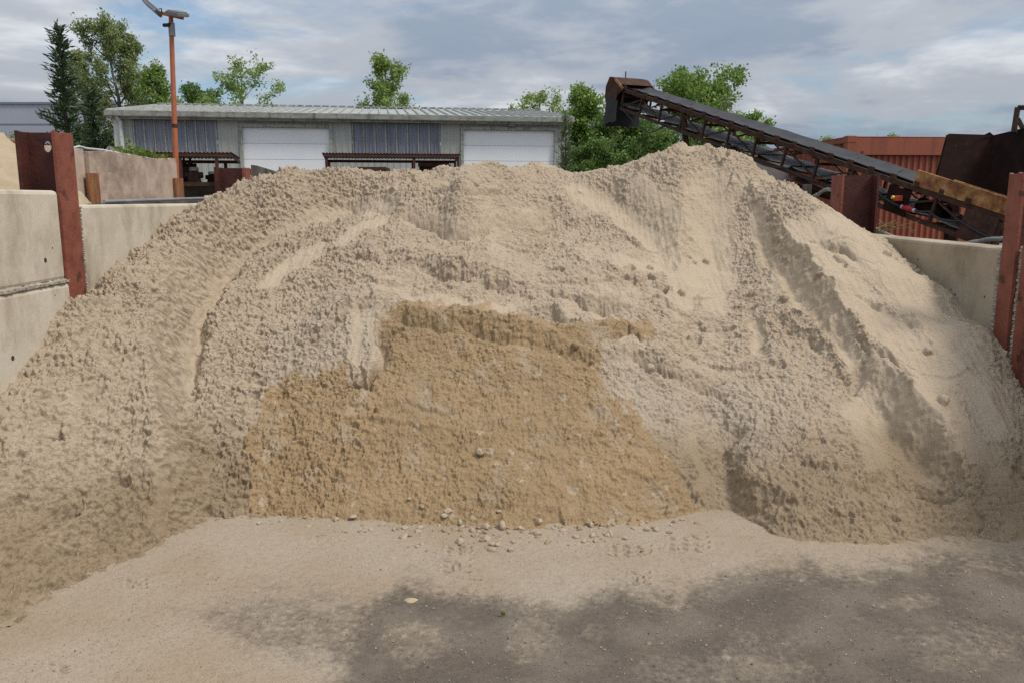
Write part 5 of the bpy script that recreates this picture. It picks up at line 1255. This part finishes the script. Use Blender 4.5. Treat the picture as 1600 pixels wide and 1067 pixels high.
# folded support strut under the middle
s = s_at(1262, -TD); a = cv(s - 0.2, -0.02, -TD - 0.05); b_ = cv(s + 0.8, -0.02, -TD - 0.12)
st = MB(); st.bar(a, b_, 0.06, 0.05); p2 = PC(1243, 292, 0.2); st.bar(cv(s + 0.55, 0.1, -TD - 0.14), Vector((p2.x, p2.y, p2.z)), 0.11, 0.07); p3 = PC(1262, 296, 0.3); st.bar(cv(s + 0.9, 0.3, -TD - 0.12), p3, 0.11, 0.07)
st.build('folded_support', 'rust_dark', con)
# power cable drooping below with its red plug
def droop(pts, n=10, sag=0.0):
    out = []
    for i in range(len(pts) - 1):
        for j in range(n):
            t = j / n; p = pts[i].lerp(pts[i + 1], t); p = p - Z_ * (sag * 4 * t * (1 - t)); out.append(p)
    return out + [pts[-1]]
o = MB().tube(droop([cv(0.5, -0.04, -TD), PC(1012, 208), PC(1040, 195), cv(s_at(1085, -TD), -0.04, -TD)], 8, 0.03), 0.012, 6).build('power_cable', 'black', None, True); tag(o, 'thin black cable drooping under the raised head end of the conveyor', 'cable')
o = MB().tube(droop([cv(s_at(1115, -TD), -0.04, -TD), PC(1150, 228), cv(s_at(1188, -TD), -0.05, -TD - 0.02), PC(1225, 262), PC(1280, 285)], 8, 0.03), 0.013, 6).build('power_cable', 'black', None, True); tag(o, 'black cable looping below the middle of the conveyor above the sand peak', 'cable')
pc = thing('power_cable', 'black power cable with a red plug, hanging below the conveyor before the container', 'cable', tuple(PC(1418, 326)))
MB().tube(droop([PC(1337, 301), PC(1374, 302), PC(1384, 311), PC(1410, 324)], 6, 0.01), 0.014, 6).build('cord', 'black', pc, True)
MB().tube(droop([PC(1428, 329), PC(1452, 331), PC(1470, 343), PC(1500, 346), PC(1545, 371)], 6, 0.01), 0.014, 6).build('cord', 'black', pc, True)
a, b_ = PC(1411, 324), PC(1427, 329)
MB().tube([a, a.lerp(b_, 0.15), a.lerp(b_, 0.5), a.lerp(b_, 0.85), b_], [0.022, 0.034, 0.038, 0.034, 0.024], 12).build('plug', 'plug_red', pc, True)
MB().tube([b_, b_ + (b_ - a).normalized() * 0.03], 0.026, 10).build('collar', 'plug_grey', pc, True)
MB().tube([a - (b_ - a).normalized() * 0.025, a], 0.026, 10).build('collar', 'plug_grey', pc, True)

# ------------------------------------------------------------------ feed hopper above the tail
hp = thing('feed_hopper', 'dark rusty steel feed hopper above the lower end of the conveyor', 'hopper', tuple(PD(1550, 212, 10.6).xy) + (0,))
def plate(pts, t, name='side_plate', mat='rust_dark'):
    pts = [Vector(p) for p in pts]; n = (pts[1] - pts[0]).cross(pts[2] - pts[0]).normalized()
    return MB().prism(pts, n * t).build(name, mat, hp)
A1, A2 = PD(1481, 211, 11.1), PD(1551, 213, 10.9); B1, B2 = PD(1460, 290, 10.9), PD(1546, 325, 10.7)
A3, B3 = PD(1668, 186, 9.3), PD(1640, 345, 9.5)
plate([B1, B2, A2, A1], 0.03); plate([B2 + Vector((0.004, -0.004, 0)), B3, A3, A2 + Vector((0.004, -0.004, 0))], 0.03)
back = Vector((1.6, 2.0, 0.1)); plate([A1 + back * 0.02, A1 + back, B1 + back * 0.8, B1 + back * 0.02], 0.03); plate([A1 + back * 1.01, A3 + back, B3 + back * 0.8, B1 + back * 0.82], 0.03)
plate([PD(1536, 212, 10.88), PD(1552, 212, 10.86), PD(1546, 207, 10.86)], 0.012, 'lug')
hr = MB(); h0, h1, h2 = PD(1584, 208, 10.2), PD(1590, 169, 10.2), PD(1660, 168, 10.0); hr.bar(h0, h1, 0.055); hr.bar(h1, h2, 0.055); hr.bar(PD(1590, 186, 10.2), PD(1604, 212, 10.2), 0.045); h3 = PD(1660, 200, 10.0); hr.bar(h3, h2, 0.055)
hr.build('handrail', 'rust', hp)
for q in (B1 + back * 0.5, B3 + back * 0.1, B3 + back * 0.7): MB().bar(Vector((q.x, q.y, 0)), q + Z_ * 0.1, 0.12).build('support_leg', 'rust_dark', hp)

# ------------------------------------------------------------------ round-topped trailer, half wall and hoses behind the heap on the right
t0, t1 = PD(1232, 246, 17.0), PD(1186, 238, 19.0)
tlr = thing('covered_trailer', 'trailer with rounded dark tarpaulin hood and grey tail, behind the sand peak', 'trailer', (t1.x, t1.y, 0))
dirb = Vector((-0.35, 1.0, 0)).normalized(); acr = Vector((-dirb.y, dirb.x, 0)); acr = -acr if acr.x > 0 else acr
base = PD(1236, 292, 17.0); zt = PD(1215, 233, 17.5).z; Wd = 1.35; zl = zt - 0.62
arc = [(-0.0 + Wd * i / 10, zl + (zt - zl) * math.sin(math.pi * (0.08 + 0.84 * i / 10)) ** 0.8) for i in range(11)]
m = MB(); vs = []; fs = []
for j in range(6):
    for a_, z_ in arc: vs.append(Vector((base.x, base.y, 0)) + acr * a_ + dirb * (0.06 + 4.2 * j / 5) + Z_ * (z_ - (0.02 if j % 2 else 0)))
for j in range(5):
    for i in range(10): fs.append((j * 11 + i, j * 11 + i + 1, (j + 1) * 11 + i + 1, (j + 1) * 11 + i))
m.add(vs, fs); ho = m.build('hood', 'tarp', tlr, True); md = ho.modifiers.new('t', 'SOLIDIFY'); md.thickness = 0.02
pts = [Vector((base.x, base.y, 0)) + acr * a_ + Z_ * (z_ - 0.02) for a_, z_ in arc]; pts = [Vector((base.x, base.y, 0.7))] + pts + [Vector((base.x, base.y, 0.7)) + acr * Wd]
MB().prism(pts, dirb * 0.05).build('tail_panel', 'tail_grey', tlr)
bb = Vector((base.x, base.y, 0))
MB().hexa([bb + dirb * 0.06 + Z_ * 0.7, bb + acr * Wd + dirb * 0.06 + Z_ * 0.7, bb + acr * Wd + dirb * 4.3 + Z_ * 0.7, bb + dirb * 4.3 + Z_ * 0.7], [bb + dirb * 0.06 + Z_ * (zl + 0.05), bb + acr * Wd + dirb * 0.06 + Z_ * (zl + 0.05), bb + acr * Wd + dirb * 4.3 + Z_ * (zl + 0.05), bb + dirb * 4.3 + Z_ * (zl + 0.05)]).build('body', 'tail_grey', tlr)
lt = PD(1236, 268, 16.96); MB().box((lt.x - 0.06, lt.y - 0.05, lt.z - 0.10), (lt.x + 0.03, lt.y + 0.0, lt.z + 0.08)).build('tail_light', 'plug_red', tlr, bevel=0.01)
for dd in (1.4, 2.5):
    for s_ in (0.1, Wd - 0.1):
        c_ = bb + dirb * dd + acr * s_ + Z_ * 0.42; MB().tube([c_ - acr * 0.1, c_ + acr * 0.1], 0.42, 18).build('wheel', 'rubber', tlr, True)
a, b_ = PD(1246, 289, 9.0), PD(1283, 290, 8.6)
o = MB().box((a.x, b_.y, -0.1), (WR + 0.05, b_.y + 0.25, a.z)).build('low_wall', 'conc_dark'); tag(o, 'low black stained wall behind the sand flank, left of the right red post', 'concrete wall')
o = MB().tube(droop([PD(1268, 314, 8.3), PD(1278, 305, 8.2), PD(1297, 297, 8.0)], 4, -0.02), 0.018, 8).build('hose', 'hose', None, True); tag(o, 'short grey hose end looping over the sand, left of the right red post', 'hose')
o = MB().tube(droop([PD(1330, 326, 8.1), PD(1350, 346, 8.3), PD(1385, 366, 8.5), PD(1425, 378, 8.7)], 5, 0.01), 0.020, 8).build('hose', 'hose', None, True); tag(o, 'long grey hose sloping down behind the right concrete wall before the container', 'hose')
o = MB().tube(droop([PD(1505, 384, 8.4), PD(1530, 378, 8.3), PD(1562, 374, 8.0), PD(1600, 372, 7.9)], 5, -0.01), 0.022, 8).build('hose', 'hose', None, True); tag(o, 'grey hose lying across behind the right wall, next to the scorched red post', 'hose')
# dry grass on the wall
gp = PD(1352, 376, 8.0); gt = thing('dry_grass_tuft', 'dry yellow grass tuft with drooping seed heads on the right wall before the container', 'grass tuft', tuple(gp))
rs = np.random.RandomState(3); bl = MB()
for i in range(26):
    lean = rs.normal(0, 0.16) + 0.05; h = rs.uniform(0.12, 0.30); pts = []
    for j in range(6):
        t = j / 5; pts.append(gp + Vector((rs.normal(0, 0.003) + (i - 13) * 0.004 + lean * t + 0.12 * t * t * np.sign(lean), rs.normal(0, 0.01), h * t * (1 - 0.25 * t))))
    bl.tube(pts, [0.004, 0.004, 0.0035, 0.003, 0.0025, 0.002], 3, False)
    if i % 3 == 0:
        leaves_obj('seed_head', [tuple(pts[-1] + Vector((rs.normal(0, 0.010) + 0.05 * q / 10 * np.sign(lean), rs.normal(0, 0.008), rs.normal(0, 0.008) - 0.04 * q / 10))) for q in range(12)], [(np.sign(lean), 0, -0.7)] * 12, 0.03, 'dry_grass', gt, 5 + i, 0.25)
bl.build('blades', 'dry_grass', gt)
# far street lamp
sl = PD(1135, 165, 40); s0_ = thing('street_lamp', 'small far street lamp head above the trees behind the conveyor', 'street lamp', (sl.x, sl.y, 0))
MB().tube([(sl.x, sl.y, 0), (sl.x, sl.y, sl.z - 0.15)], 0.06, 8).build('pole', 'galv', s0_, True)
MB().tube([(sl.x, sl.y, sl.z - 0.16), (sl.x, sl.y, sl.z), (sl.x, sl.y, sl.z + 0.12), (sl.x, sl.y, sl.z + 0.2)], [0.12, 0.28, 0.30, 0.12], 12).build('lamp_head', 'lamp_grey', s0_, True)

# ------------------------------------------------------------------ trees
def broadleaf(label, px, top, d, wpx, seed, leaf='leaf_mid', bark='bark', size=0.13, n_limb=16, twigs=9, per=26, base_frac=0.12, up=0.75, lean=0.0, shape='oval', group='trees behind the yard', name='broadleaf_tree', tw=0.018, cat='tree', clump=0.30):
    size *= 0.72; per = int(per * 2.1)
    P0 = PD(px, top, d); H = P0.z; bx, by = P0.x - lean, P0.y; W = wpx / F * d / 2
    r = thing(name, label, cat, (bx, by, 0), group)
    rnd = random.Random(seed); tr = MB(); LP, LD = [], []
    def curve(p, dirv, L, n, wob, rise):
        pts = [p]; dv = dirv.normalized()
        for i in range(n):
            dv = (dv + Vector((rnd.gauss(0, wob), rnd.gauss(0, wob), rnd.gauss(0, wob * 0.6) + rise))).normalized(); p = p + dv * (L / n); pts.append(p)
        return pts
    nt = 9; tp = [Vector((bx, by, -0.05))]
    for i in range(1, nt + 1): t = i / nt; tp.append(Vector((bx + lean * t + rnd.gauss(0, 0.015 * H * 0.4), by + rnd.gauss(0, 0.015 * H * 0.4), H * 0.97 * t)))
    r0 = H * tw
    tr.tube(tp, [r0 * (1 - 0.93 * i / nt) + 0.006 for i in range(nt + 1)], 7)
    def on_trunk(t): f = t * nt; i = min(int(f), nt - 1); return tp[i].lerp(tp[i + 1], f - i)
    def prof(t):
        if shape == 'oval': return math.sin(math.pi * min(1, (t * 0.92 + 0.10))) ** 0.7
        if shape == 'cone': return (1.05 - t) ** 0.8
        if shape == 'vase': return 0.35 + 0.75 * math.sin(math.pi * min(1, t * 0.75 + 0.12))
        return 1.0
    for k in range(n_limb):
        t = base_frac + (0.97 - base_frac) * ((k + rnd.random()) / n_limb); tt = (t - base_frac) / (1 - base_frac)
        az = k * 2.399 + rnd.uniform(-0.5, 0.5); L = 1.3 * W * prof(tt) * rnd.uniform(0.6, 1.2)
        dv = Vector((math.cos(az), math.sin(az), up * rnd.uniform(0.5, 1.3)))
        lp_ = curve(on_trunk(t), dv, max(0.15, L * 1.12), 6, 0.13, 0.10)
        rl = max(0.008, r0 * 0.42 * (1 - t * 0.75)); tr.tube(lp_, [rl * (1 - 0.85 * i / 6) + 0.003 for i in range(7)], 5, False)
        for j in range(twigs):
            f = rnd.uniform(0.25, 1.0) * 6; i = min(int(f), 5); q = lp_[i].lerp(lp_[i + 1], f - i); ld = (lp_[i + 1] - lp_[i]).normalized()
            tl = clump * W * rnd.uniform(0.5, 1.25)
            tv = (ld * 0.5 + Vector((rnd.gauss(0, 0.55), rnd.gauss(0, 0.55), rnd.gauss(0.35, 0.4))))
            tpz = curve(q, tv, tl, 3, 0.2, 0.12); tr.tube(tpz, [0.007, 0.006, 0.004, 0.003], 3, False)
            m = int(per * rnd.uniform(0.5, 1.4))
            for _ in range(m):
                f2 = rnd.random() ** 0.8 * 3; i2 = min(int(f2), 2); c = tpz[i2].lerp(tpz[i2 + 1], f2 - i2); s = size * 0.9
                LP.append((c.x + rnd.gauss(0, s), c.y + rnd.gauss(0, s), c.z + rnd.gauss(0, s * 0.7))); dd = (tpz[-1] - tpz[0]).normalized(); LD.append((dd.x, dd.y, dd.z - 0.25))
    tr.build('trunk', bark, r, True, angle=180)
    leaves_obj('crown', LP, LD, size, leaf, r, seed, 0.55, 0.55)
    return r
def conifer(label, px, top, d, wpx, seed, leaf='needle', size=0.16, n=150, bend=0.35, group='conifers by the shed', per=34, start=0.04, name='conifer_tree', droop_=-0.05, power=0.75):
    P0 = PD(px, top, d); H = P0.z; bx, by = P0.x, P0.y; W = wpx / F * d / 2
    r = thing(name, label, 'conifer', (bx, by, 0), group); rnd = random.Random(seed); tr = MB(); LP, LD = [], []
    nt = 8; tp = [Vector((bx + rnd.gauss(0, 0.02 * W), by, H * i / nt - 0.03)) for i in range(nt + 1)]
    tr.tube(tp, [H * 0.016 * (1 - 0.95 * i / nt) + 0.006 for i in range(nt + 1)], 7)
    for k in range(n):
        t = start + (0.985 - start) * (k + rnd.random()) / n; f = t * nt; i = min(int(f), nt - 1); p = tp[i].lerp(tp[i + 1], f - i)
        az = k * 2.399 + rnd.uniform(-0.6, 0.6); L = W * ((1.02 - t) ** power) * rnd.choice((0.5, 0.75, 1.0, 1.25, 1.45)) * rnd.uniform(0.85, 1.1)
        pts = [p]; dv = Vector((math.cos(az), math.sin(az), droop_ + rnd.gauss(0, 0.15))).normalized(); q = p
        for j in range(5): dv = (dv + Vector((rnd.gauss(0, 0.08), rnd.gauss(0, 0.08), bend * 0.45))).normalized(); q = q + dv * (L / 5); pts.append(q)
        tr.tube(pts, [0.016, 0.013, 0.010, 0.008, 0.006, 0.004], 3, False)
        m = int(per * (0.4 + L / W))
        for _ in range(m):
            f2 = (0.15 + 0.85 * rnd.random()) * 5; i2 = min(int(f2), 4); c = pts[i2].lerp(pts[i2 + 1], f2 - i2); dd = (pts[i2 + 1] - pts[i2]).normalized()
            side = Vector((rnd.gauss(0, 1), rnd.gauss(0, 1), rnd.gauss(0, 0.6))); s = size * 0.42
            LP.append(tuple(c + side * s)); LD.append(tuple(dd * 1.0 + side * 0.45 + Vector((0, 0, 0.12))))
    tr.build('trunk', 'bark_dark', r, True, angle=180); leaves_obj('crown', LP, LD, size, leaf, r, seed, 0.24, 0.25)
    return r
conifer('dark ragged conifer at the left, tallest of the three conifers, beside the pale warehouse', 90, 34, 28.0, 92, 11, n=120, size=0.26, per=40, power=0.75)
conifer('shorter dark conifer between the tall conifer and the shed corner', 141, 135, 27.0, 74, 12, n=90, size=0.24, per=36, power=0.75)
conifer('slim olive conifer growing against the right corner of the shed', 884, 176, 24.6, 34, 13, 'needle_olive', n=80, size=0.16, per=26, bend=0.8, power=0.5, group=None)
broadleaf('tall open leafed tree with pale trunk behind the conifers at left', 162, 26, 34.0, 128, 21, 'leaf_grey', n_limb=32, twigs=10, per=26, size=0.17, lean=-0.9, base_frac=0.28, up=0.9, clump=0.26)
broadleaf('grey green tree filling the gap between the tall conifer and the tall open tree', 120, 78, 36.0, 84, 40, 'leaf_grey', n_limb=24, twigs=9, per=22, size=0.17, base_frac=0.15, up=0.9)
broadleaf('thin sparse tree left of the orange lamp pole, above the shed roof', 207, 54, 35.0, 92, 22, 'leaf_grey', n_limb=24, twigs=9, per=20, size=0.16, base_frac=0.3, up=1.0, clump=0.28)
broadleaf('small bushy tree directly left of the orange lamp pole', 243, 97, 33.0, 70, 23, 'leaf_mid', n_limb=22, twigs=8, per=26, size=0.18, base_frac=0.25, clump=0.32)
broadleaf('low dark tree top over the shed ridge, right of the orange lamp pole', 302, 138, 46.0, 110, 24, 'leaf_dark', n_limb=18, twigs=9, per=26, size=0.24, base_frac=0.3)
broadleaf('light green spreading tree behind the left half of the shed roof', 376, 114, 42.0, 122, 25, 'leaf_light', n_limb=20, twigs=8, per=20, size=0.22, base_frac=0.25, up=0.6, shape='vase')
broadleaf('bright green feathery tree behind the middle of the shed roof', 601, 90, 42.0, 138, 26, 'leaf_light', n_limb=24, twigs=9, per=24, size=0.22, base_frac=0.2, up=0.9, shape='cone')
broadleaf('light green tree top behind the right end of the shed roof', 842, 152, 44.0, 112, 27, 'leaf_light', n_limb=16, twigs=8, per=20, size=0.22, base_frac=0.3, up=0.7)
broadleaf('dense green tree just right of the shed, under the conveyor head', 912, 134, 33.0, 118, 28, 'leaf_mid', n_limb=34, twigs=11, per=34, size=0.19, base_frac=0.06, up=0.7, shape='cone')
broadleaf('round dark green tree below the hanging rubber skirt of the conveyor', 962, 190, 32.0, 116, 29, 'leaf_dark', n_limb=30, twigs=11, per=36, size=0.18, base_frac=0.05)
broadleaf('grey green willow like bush left of the conveyor legs', 1005, 202, 40.0, 112, 30, 'leaf_grey', n_limb=26, twigs=10, per=28, size=0.2, base_frac=0.04, up=0.9)
broadleaf('large green tree behind the conveyor, over the sand peak', 1090, 128, 31.0, 165, 31, 'leaf_mid', n_limb=36, twigs=11, per=34, size=0.2, base_frac=0.08, up=0.75)
broadleaf('small light tree rising behind the conveyor right of the large green tree', 1170, 176, 36.0, 84, 32, 'leaf_mid', n_limb=20, twigs=9, per=26, size=0.2, base_frac=0.1)
broadleaf('far tree top peeping over the left corner of the red container', 1292, 213, 44.0, 44, 33, 'leaf_light', n_limb=12, twigs=6, per=18, size=0.2, base_frac=0.3)
broadleaf('far tree top peeping over the middle of the red container', 1390, 209, 46.0, 46, 34, 'leaf_light', n_limb=12, twigs=6, per=18, size=0.2, base_frac=0.3)
broadleaf('low dark bush between the shed corner and the dense green tree', 935, 228, 29.0, 110, 35, 'leaf_dark', n_limb=24, twigs=10, per=34, size=0.17, base_frac=0.02)
broadleaf('low dark bush behind the sand peak under the conveyor legs', 1040, 222, 29.0, 130, 36, 'leaf_dark', n_limb=26, twigs=10, per=34, size=0.17, base_frac=0.02)
broadleaf('low green bush behind the covered trailer', 1150, 222, 27.0, 80, 37, 'leaf_mid', n_limb=22, twigs=9, per=30, size=0.17, base_frac=0.02)
broadleaf('small sapling in front of the pale warehouse at the far left edge', 11, 199, 12.0, 20, 38, 'leaf_mid', n_limb=9, twigs=4, per=7, size=0.045, base_frac=0.75, tw=0.008, clump=0.5, group=None, name='sapling', cat='sapling')

# ------------------------------------------------------------------ lumps of sand and stones along the foot, pebbles on the asphalt
def lump_mesh(seed, mat):
    rs = np.random.RandomState(seed); bm = bmesh.new(); bmesh.ops.create_icosphere(bm, subdivisions=3, radius=1.0)
    st = np.array([1.0, rs.uniform(0.7, 0.95), rs.uniform(0.6, 0.85)])
    dirs = rs.normal(0, 1, (7, 3)); dirs /= np.linalg.norm(dirs, axis=1, keepdims=True); cut = rs.uniform(0.62, 0.9, 7)
    co = np.array([v.co for v in bm.verts]); nz = fbm(co[:, 0] * 1.6 + seed, co[:, 1] * 1.6 + co[:, 2] * 1.3, 3, seed) * 0.35 + gnoise(co[:, 0] * 6 + seed, co[:, 1] * 6 + co[:, 2] * 5, seed + 2) * 0.06
    s = np.ones(len(co))
    for dv, c in zip(dirs, cut): pr_ = co @ dv; s = np.minimum(s, np.where(pr_ > c, c / np.maximum(pr_, 1e-6), 1))
    co = co * (s + nz * 0.5)[:, None] * st
    for v, c in zip(bm.verts, co): v.co = c
    me = bpy.data.meshes.new('sand_lump'); bm.to_mesh(me); bm.free(); me.polygons.foreach_set("use_smooth", [True] * len(me.polygons)); me.materials.append(mat); return me
M['lump_pale'] = pmat('pale_dry_lump', [(0.33, 0.265, 0.19), (0.40, 0.325, 0.24)], 3, 0.95, 0.15, 14)
M['lump_brown'] = pmat('brown_damp_lump', [(0.255, 0.182, 0.110), (0.325, 0.237, 0.150)], 3, 0.95, 0.15, 14)
LM = [lump_mesh(s, M['lump_pale']) for s in range(5)] + [lump_mesh(s + 10, M['lump_brown']) for s in range(5)]
hx, hy, hz, hu, hv = HEAP
def heap_z(x, y):
    i = int(np.clip(np.searchsorted(hy, y), 1, len(hy) - 1)); j = int(np.clip(np.searchsorted(hx, x), 1, len(hx) - 1)); return max(float(hz[i, j]), 0.006)
rnd = random.Random(77)
def lump(px, py, r, brown, label, group, name='sand_lump', cat='sand lump'):
    p = PZ(px, py, 0.01); z = heap_z(p.x, p.y)
    for _ in range(6):                                # march the picture ray to the heap's own surface
        p = PZ(px, py, z); z = 0.5 * z + 0.5 * heap_z(p.x, p.y)
    z = max(z, heap_z(p.x, p.y))
    o = bpy.data.objects.new(name, LM[(5 if brown else 0) + rnd.randrange(5)]); COL.objects.link(o)
    o.location = (p.x, p.y, z + r * rnd.uniform(0.05, 0.42)); o.rotation_euler = (rnd.uniform(-0.4, 0.4), rnd.uniform(-0.4, 0.4), rnd.uniform(0, 6.28)); o.scale = (r * rnd.uniform(0.85, 1.25), r * rnd.uniform(0.75, 1.1), r * rnd.uniform(0.7, 1.05))
    return tag(o, label, cat, group)
GP, GB = 'pale lumps along the foot of the brown face', 'brown lumps along the foot of the brown face'
big = [(551, 808, .022), (597, 821, .016), (482, 824, .018), (694, 806, .016), (738, 829, .020), (760, 825, .020), (760, 842, .024), (718, 848, .022), (654, 832, .018), (650, 831, .012), (632, 840, .020), (656, 826, .016), (718, 817, .018), (686, 822, .014), (812, 824, .016),
       (786, 823, .020), (776, 852, .013), (768, 860, .018), (798, 860, .014), (923, 821, .018), (940, 826, .013), (614, 873, .011), (652, 855, .011), (660, 851, .014), (605, 860, .008), (840, 836, .022), (954, 836, .018), (925, 838, .02), (990, 826, .014), (1010, 829, .014), (880, 830, .016), (900, 840, .018), (912, 847, .014), (955, 868, .012), (901, 861, .008), (525, 812, .012), (440, 815, .014), (405, 818, .012), (409, 857, .009), (412, 869, .008), (470, 842, .007), (520, 841, .008), (460, 880, .006), (580, 828, .012), (702, 872, .006), (820, 875, .006), (700, 800, .02), (750, 705, .022), (780, 800, .014), (640, 780, .012), (660, 790, .014), (1115, 882, .009)]
for px, py, r in big: lump(px, py, r * 1.3, rnd.random() < 0.0, 'pale lump of dried sand lying along the foot of the brown sand face', GP)
for i in range(190):
    px = rnd.choice([rnd.uniform(400, 1090), rnd.gauss(760, 130), rnd.gauss(920, 70)]); py = 820 + 10 * math.sin((px - 400) / 700 * 3.1) + rnd.gauss(6, 13)
    br_ = rnd.random() < 0.7; rr = 0.0042 + rnd.expovariate(1 / 0.0042)
    if 380 < px < 1110: lump(px, py, min(rr * 1.2, 0.02), br_, 'brown crumb of damp sand scattered at the foot of the brown sand face' if br_ else 'pale lump of dried sand lying along the foot of the brown sand face', GB if br_ else GP)
for i in range(70):
    px = rnd.choice([rnd.gauss(700, 110), rnd.uniform(430, 1080)]); py = 814 + 17 * math.sin(max(0, min(1, (px - 420) / 660)) * 3.14) + rnd.uniform(-8, 13)
    br_ = rnd.random() < 0.55
    lump(px, py, rnd.uniform(0.007, 0.017), br_, 'brown crumb of damp sand scattered at the foot of the brown sand face' if br_ else 'pale lump of dried sand lying along the foot of the brown sand face', GB if br_ else GP)
p = PZ(642, 937, 0.006)
ps = MB(); n = 16; ps.add([(p.x, p.y, 0.013)] + [(p.x + 0.020 * math.cos(a) * (1 + 0.15 * math.sin(3 * a)), p.y + 0.015 * math.sin(a), 0.010) for a in [2 * math.pi * i / n for i in range(n)]] + [(p.x + 0.029 * math.cos(a) * (1 + 0.2 * math.sin(3 * a)), p.y + 0.022 * math.sin(a), 0.004) for a in [2 * math.pi * i / n for i in range(n)]], [(0, 1 + i, 1 + (i + 1) % n) for i in range(n)] + [(1 + i, 17 + i, 17 + (i + 1) % n, 1 + (i + 1) % n) for i in range(n)])
M['dab'] = pmat('light_yellow_sand', [(0.38, 0.29, 0.17), (0.45, 0.36, 0.23)], 60, 0.95)
tag(ps.build('sand_dab', M['dab'], None, True), 'small dab of light yellow sand on the dark asphalt', 'sand dab')
# loose grit on the asphalt (beyond counting)
rs = np.random.RandomState(9); gm = []; gf = []; tet = np.array([(1, 0, -0.5), (-0.5, 0.87, -0.5), (-0.5, -0.87, -0.5), (0.05, 0.02, 0.7)])
N_ = 5200; px = rs.uniform(-20, 1620, N_); py = 845 + 235 * rs.beta(1.0, 1.3, N_)
for i in range(N_):
    q = PZ(px[i], py[i], 0.008); s = 0.0016 + rs.exponential(0.0012); a = rs.uniform(0, 6.28); c_, s_ = math.cos(a), math.sin(a)
    v = tet * min(s, 0.007) * rs.uniform(0.6, 1.2, 3); gm.append(np.stack([q.x + v[:, 0] * c_ - v[:, 1] * s_, q.y + v[:, 0] * s_ + v[:, 1] * c_, 0.0095 + v[:, 2]], 1)); b4 = 4 * i; gf += [(b4, b4 + 1, b4 + 3), (b4 + 1, b4 + 2, b4 + 3), (b4 + 2, b4, b4 + 3)]
mg, nt, N, L, b = nodes_of('loose_grit'); gg = N.new("ShaderNodeNewGeometry"); r_ = N.new("ShaderNodeValToRGB"); set_ramp(r_, [(0.0, (0.05, 0.045, 0.04)), (0.35, (0.16, 0.135, 0.11)), (0.75, (0.28, 0.225, 0.16)), (1.0, (0.36, 0.30, 0.23))]); L.new(gg.outputs["Random Per Island"], r_.inputs[0]); L.new(r_.outputs[0], b.inputs["Base Color"]); b.inputs["Roughness"].default_value = 0.9
tag(mesh_np('loose_grit', np.concatenate(gm), np.array(gf), mg), 'scattered sand grains and grit on the asphalt before the heap', 'grit', kind='stuff')
# a green sprig in the asphalt
q = PZ(787, 962, 0.006); sp_ = thing('grass_sprig', 'tiny green grass sprig growing out of the dark asphalt', 'grass sprig', tuple(q)); rs = np.random.RandomState(2)
leaves_obj('blades', [tuple(q + Vector((rs.normal(0, 0.006), rs.normal(0, 0.006), 0.012)))for _ in range(16)], [(rs.normal(0, 0.4), rs.normal(0, 0.4), 1) for _ in range(16)], 0.022, 'weed', sp_, 4, 0.25, 0.2)
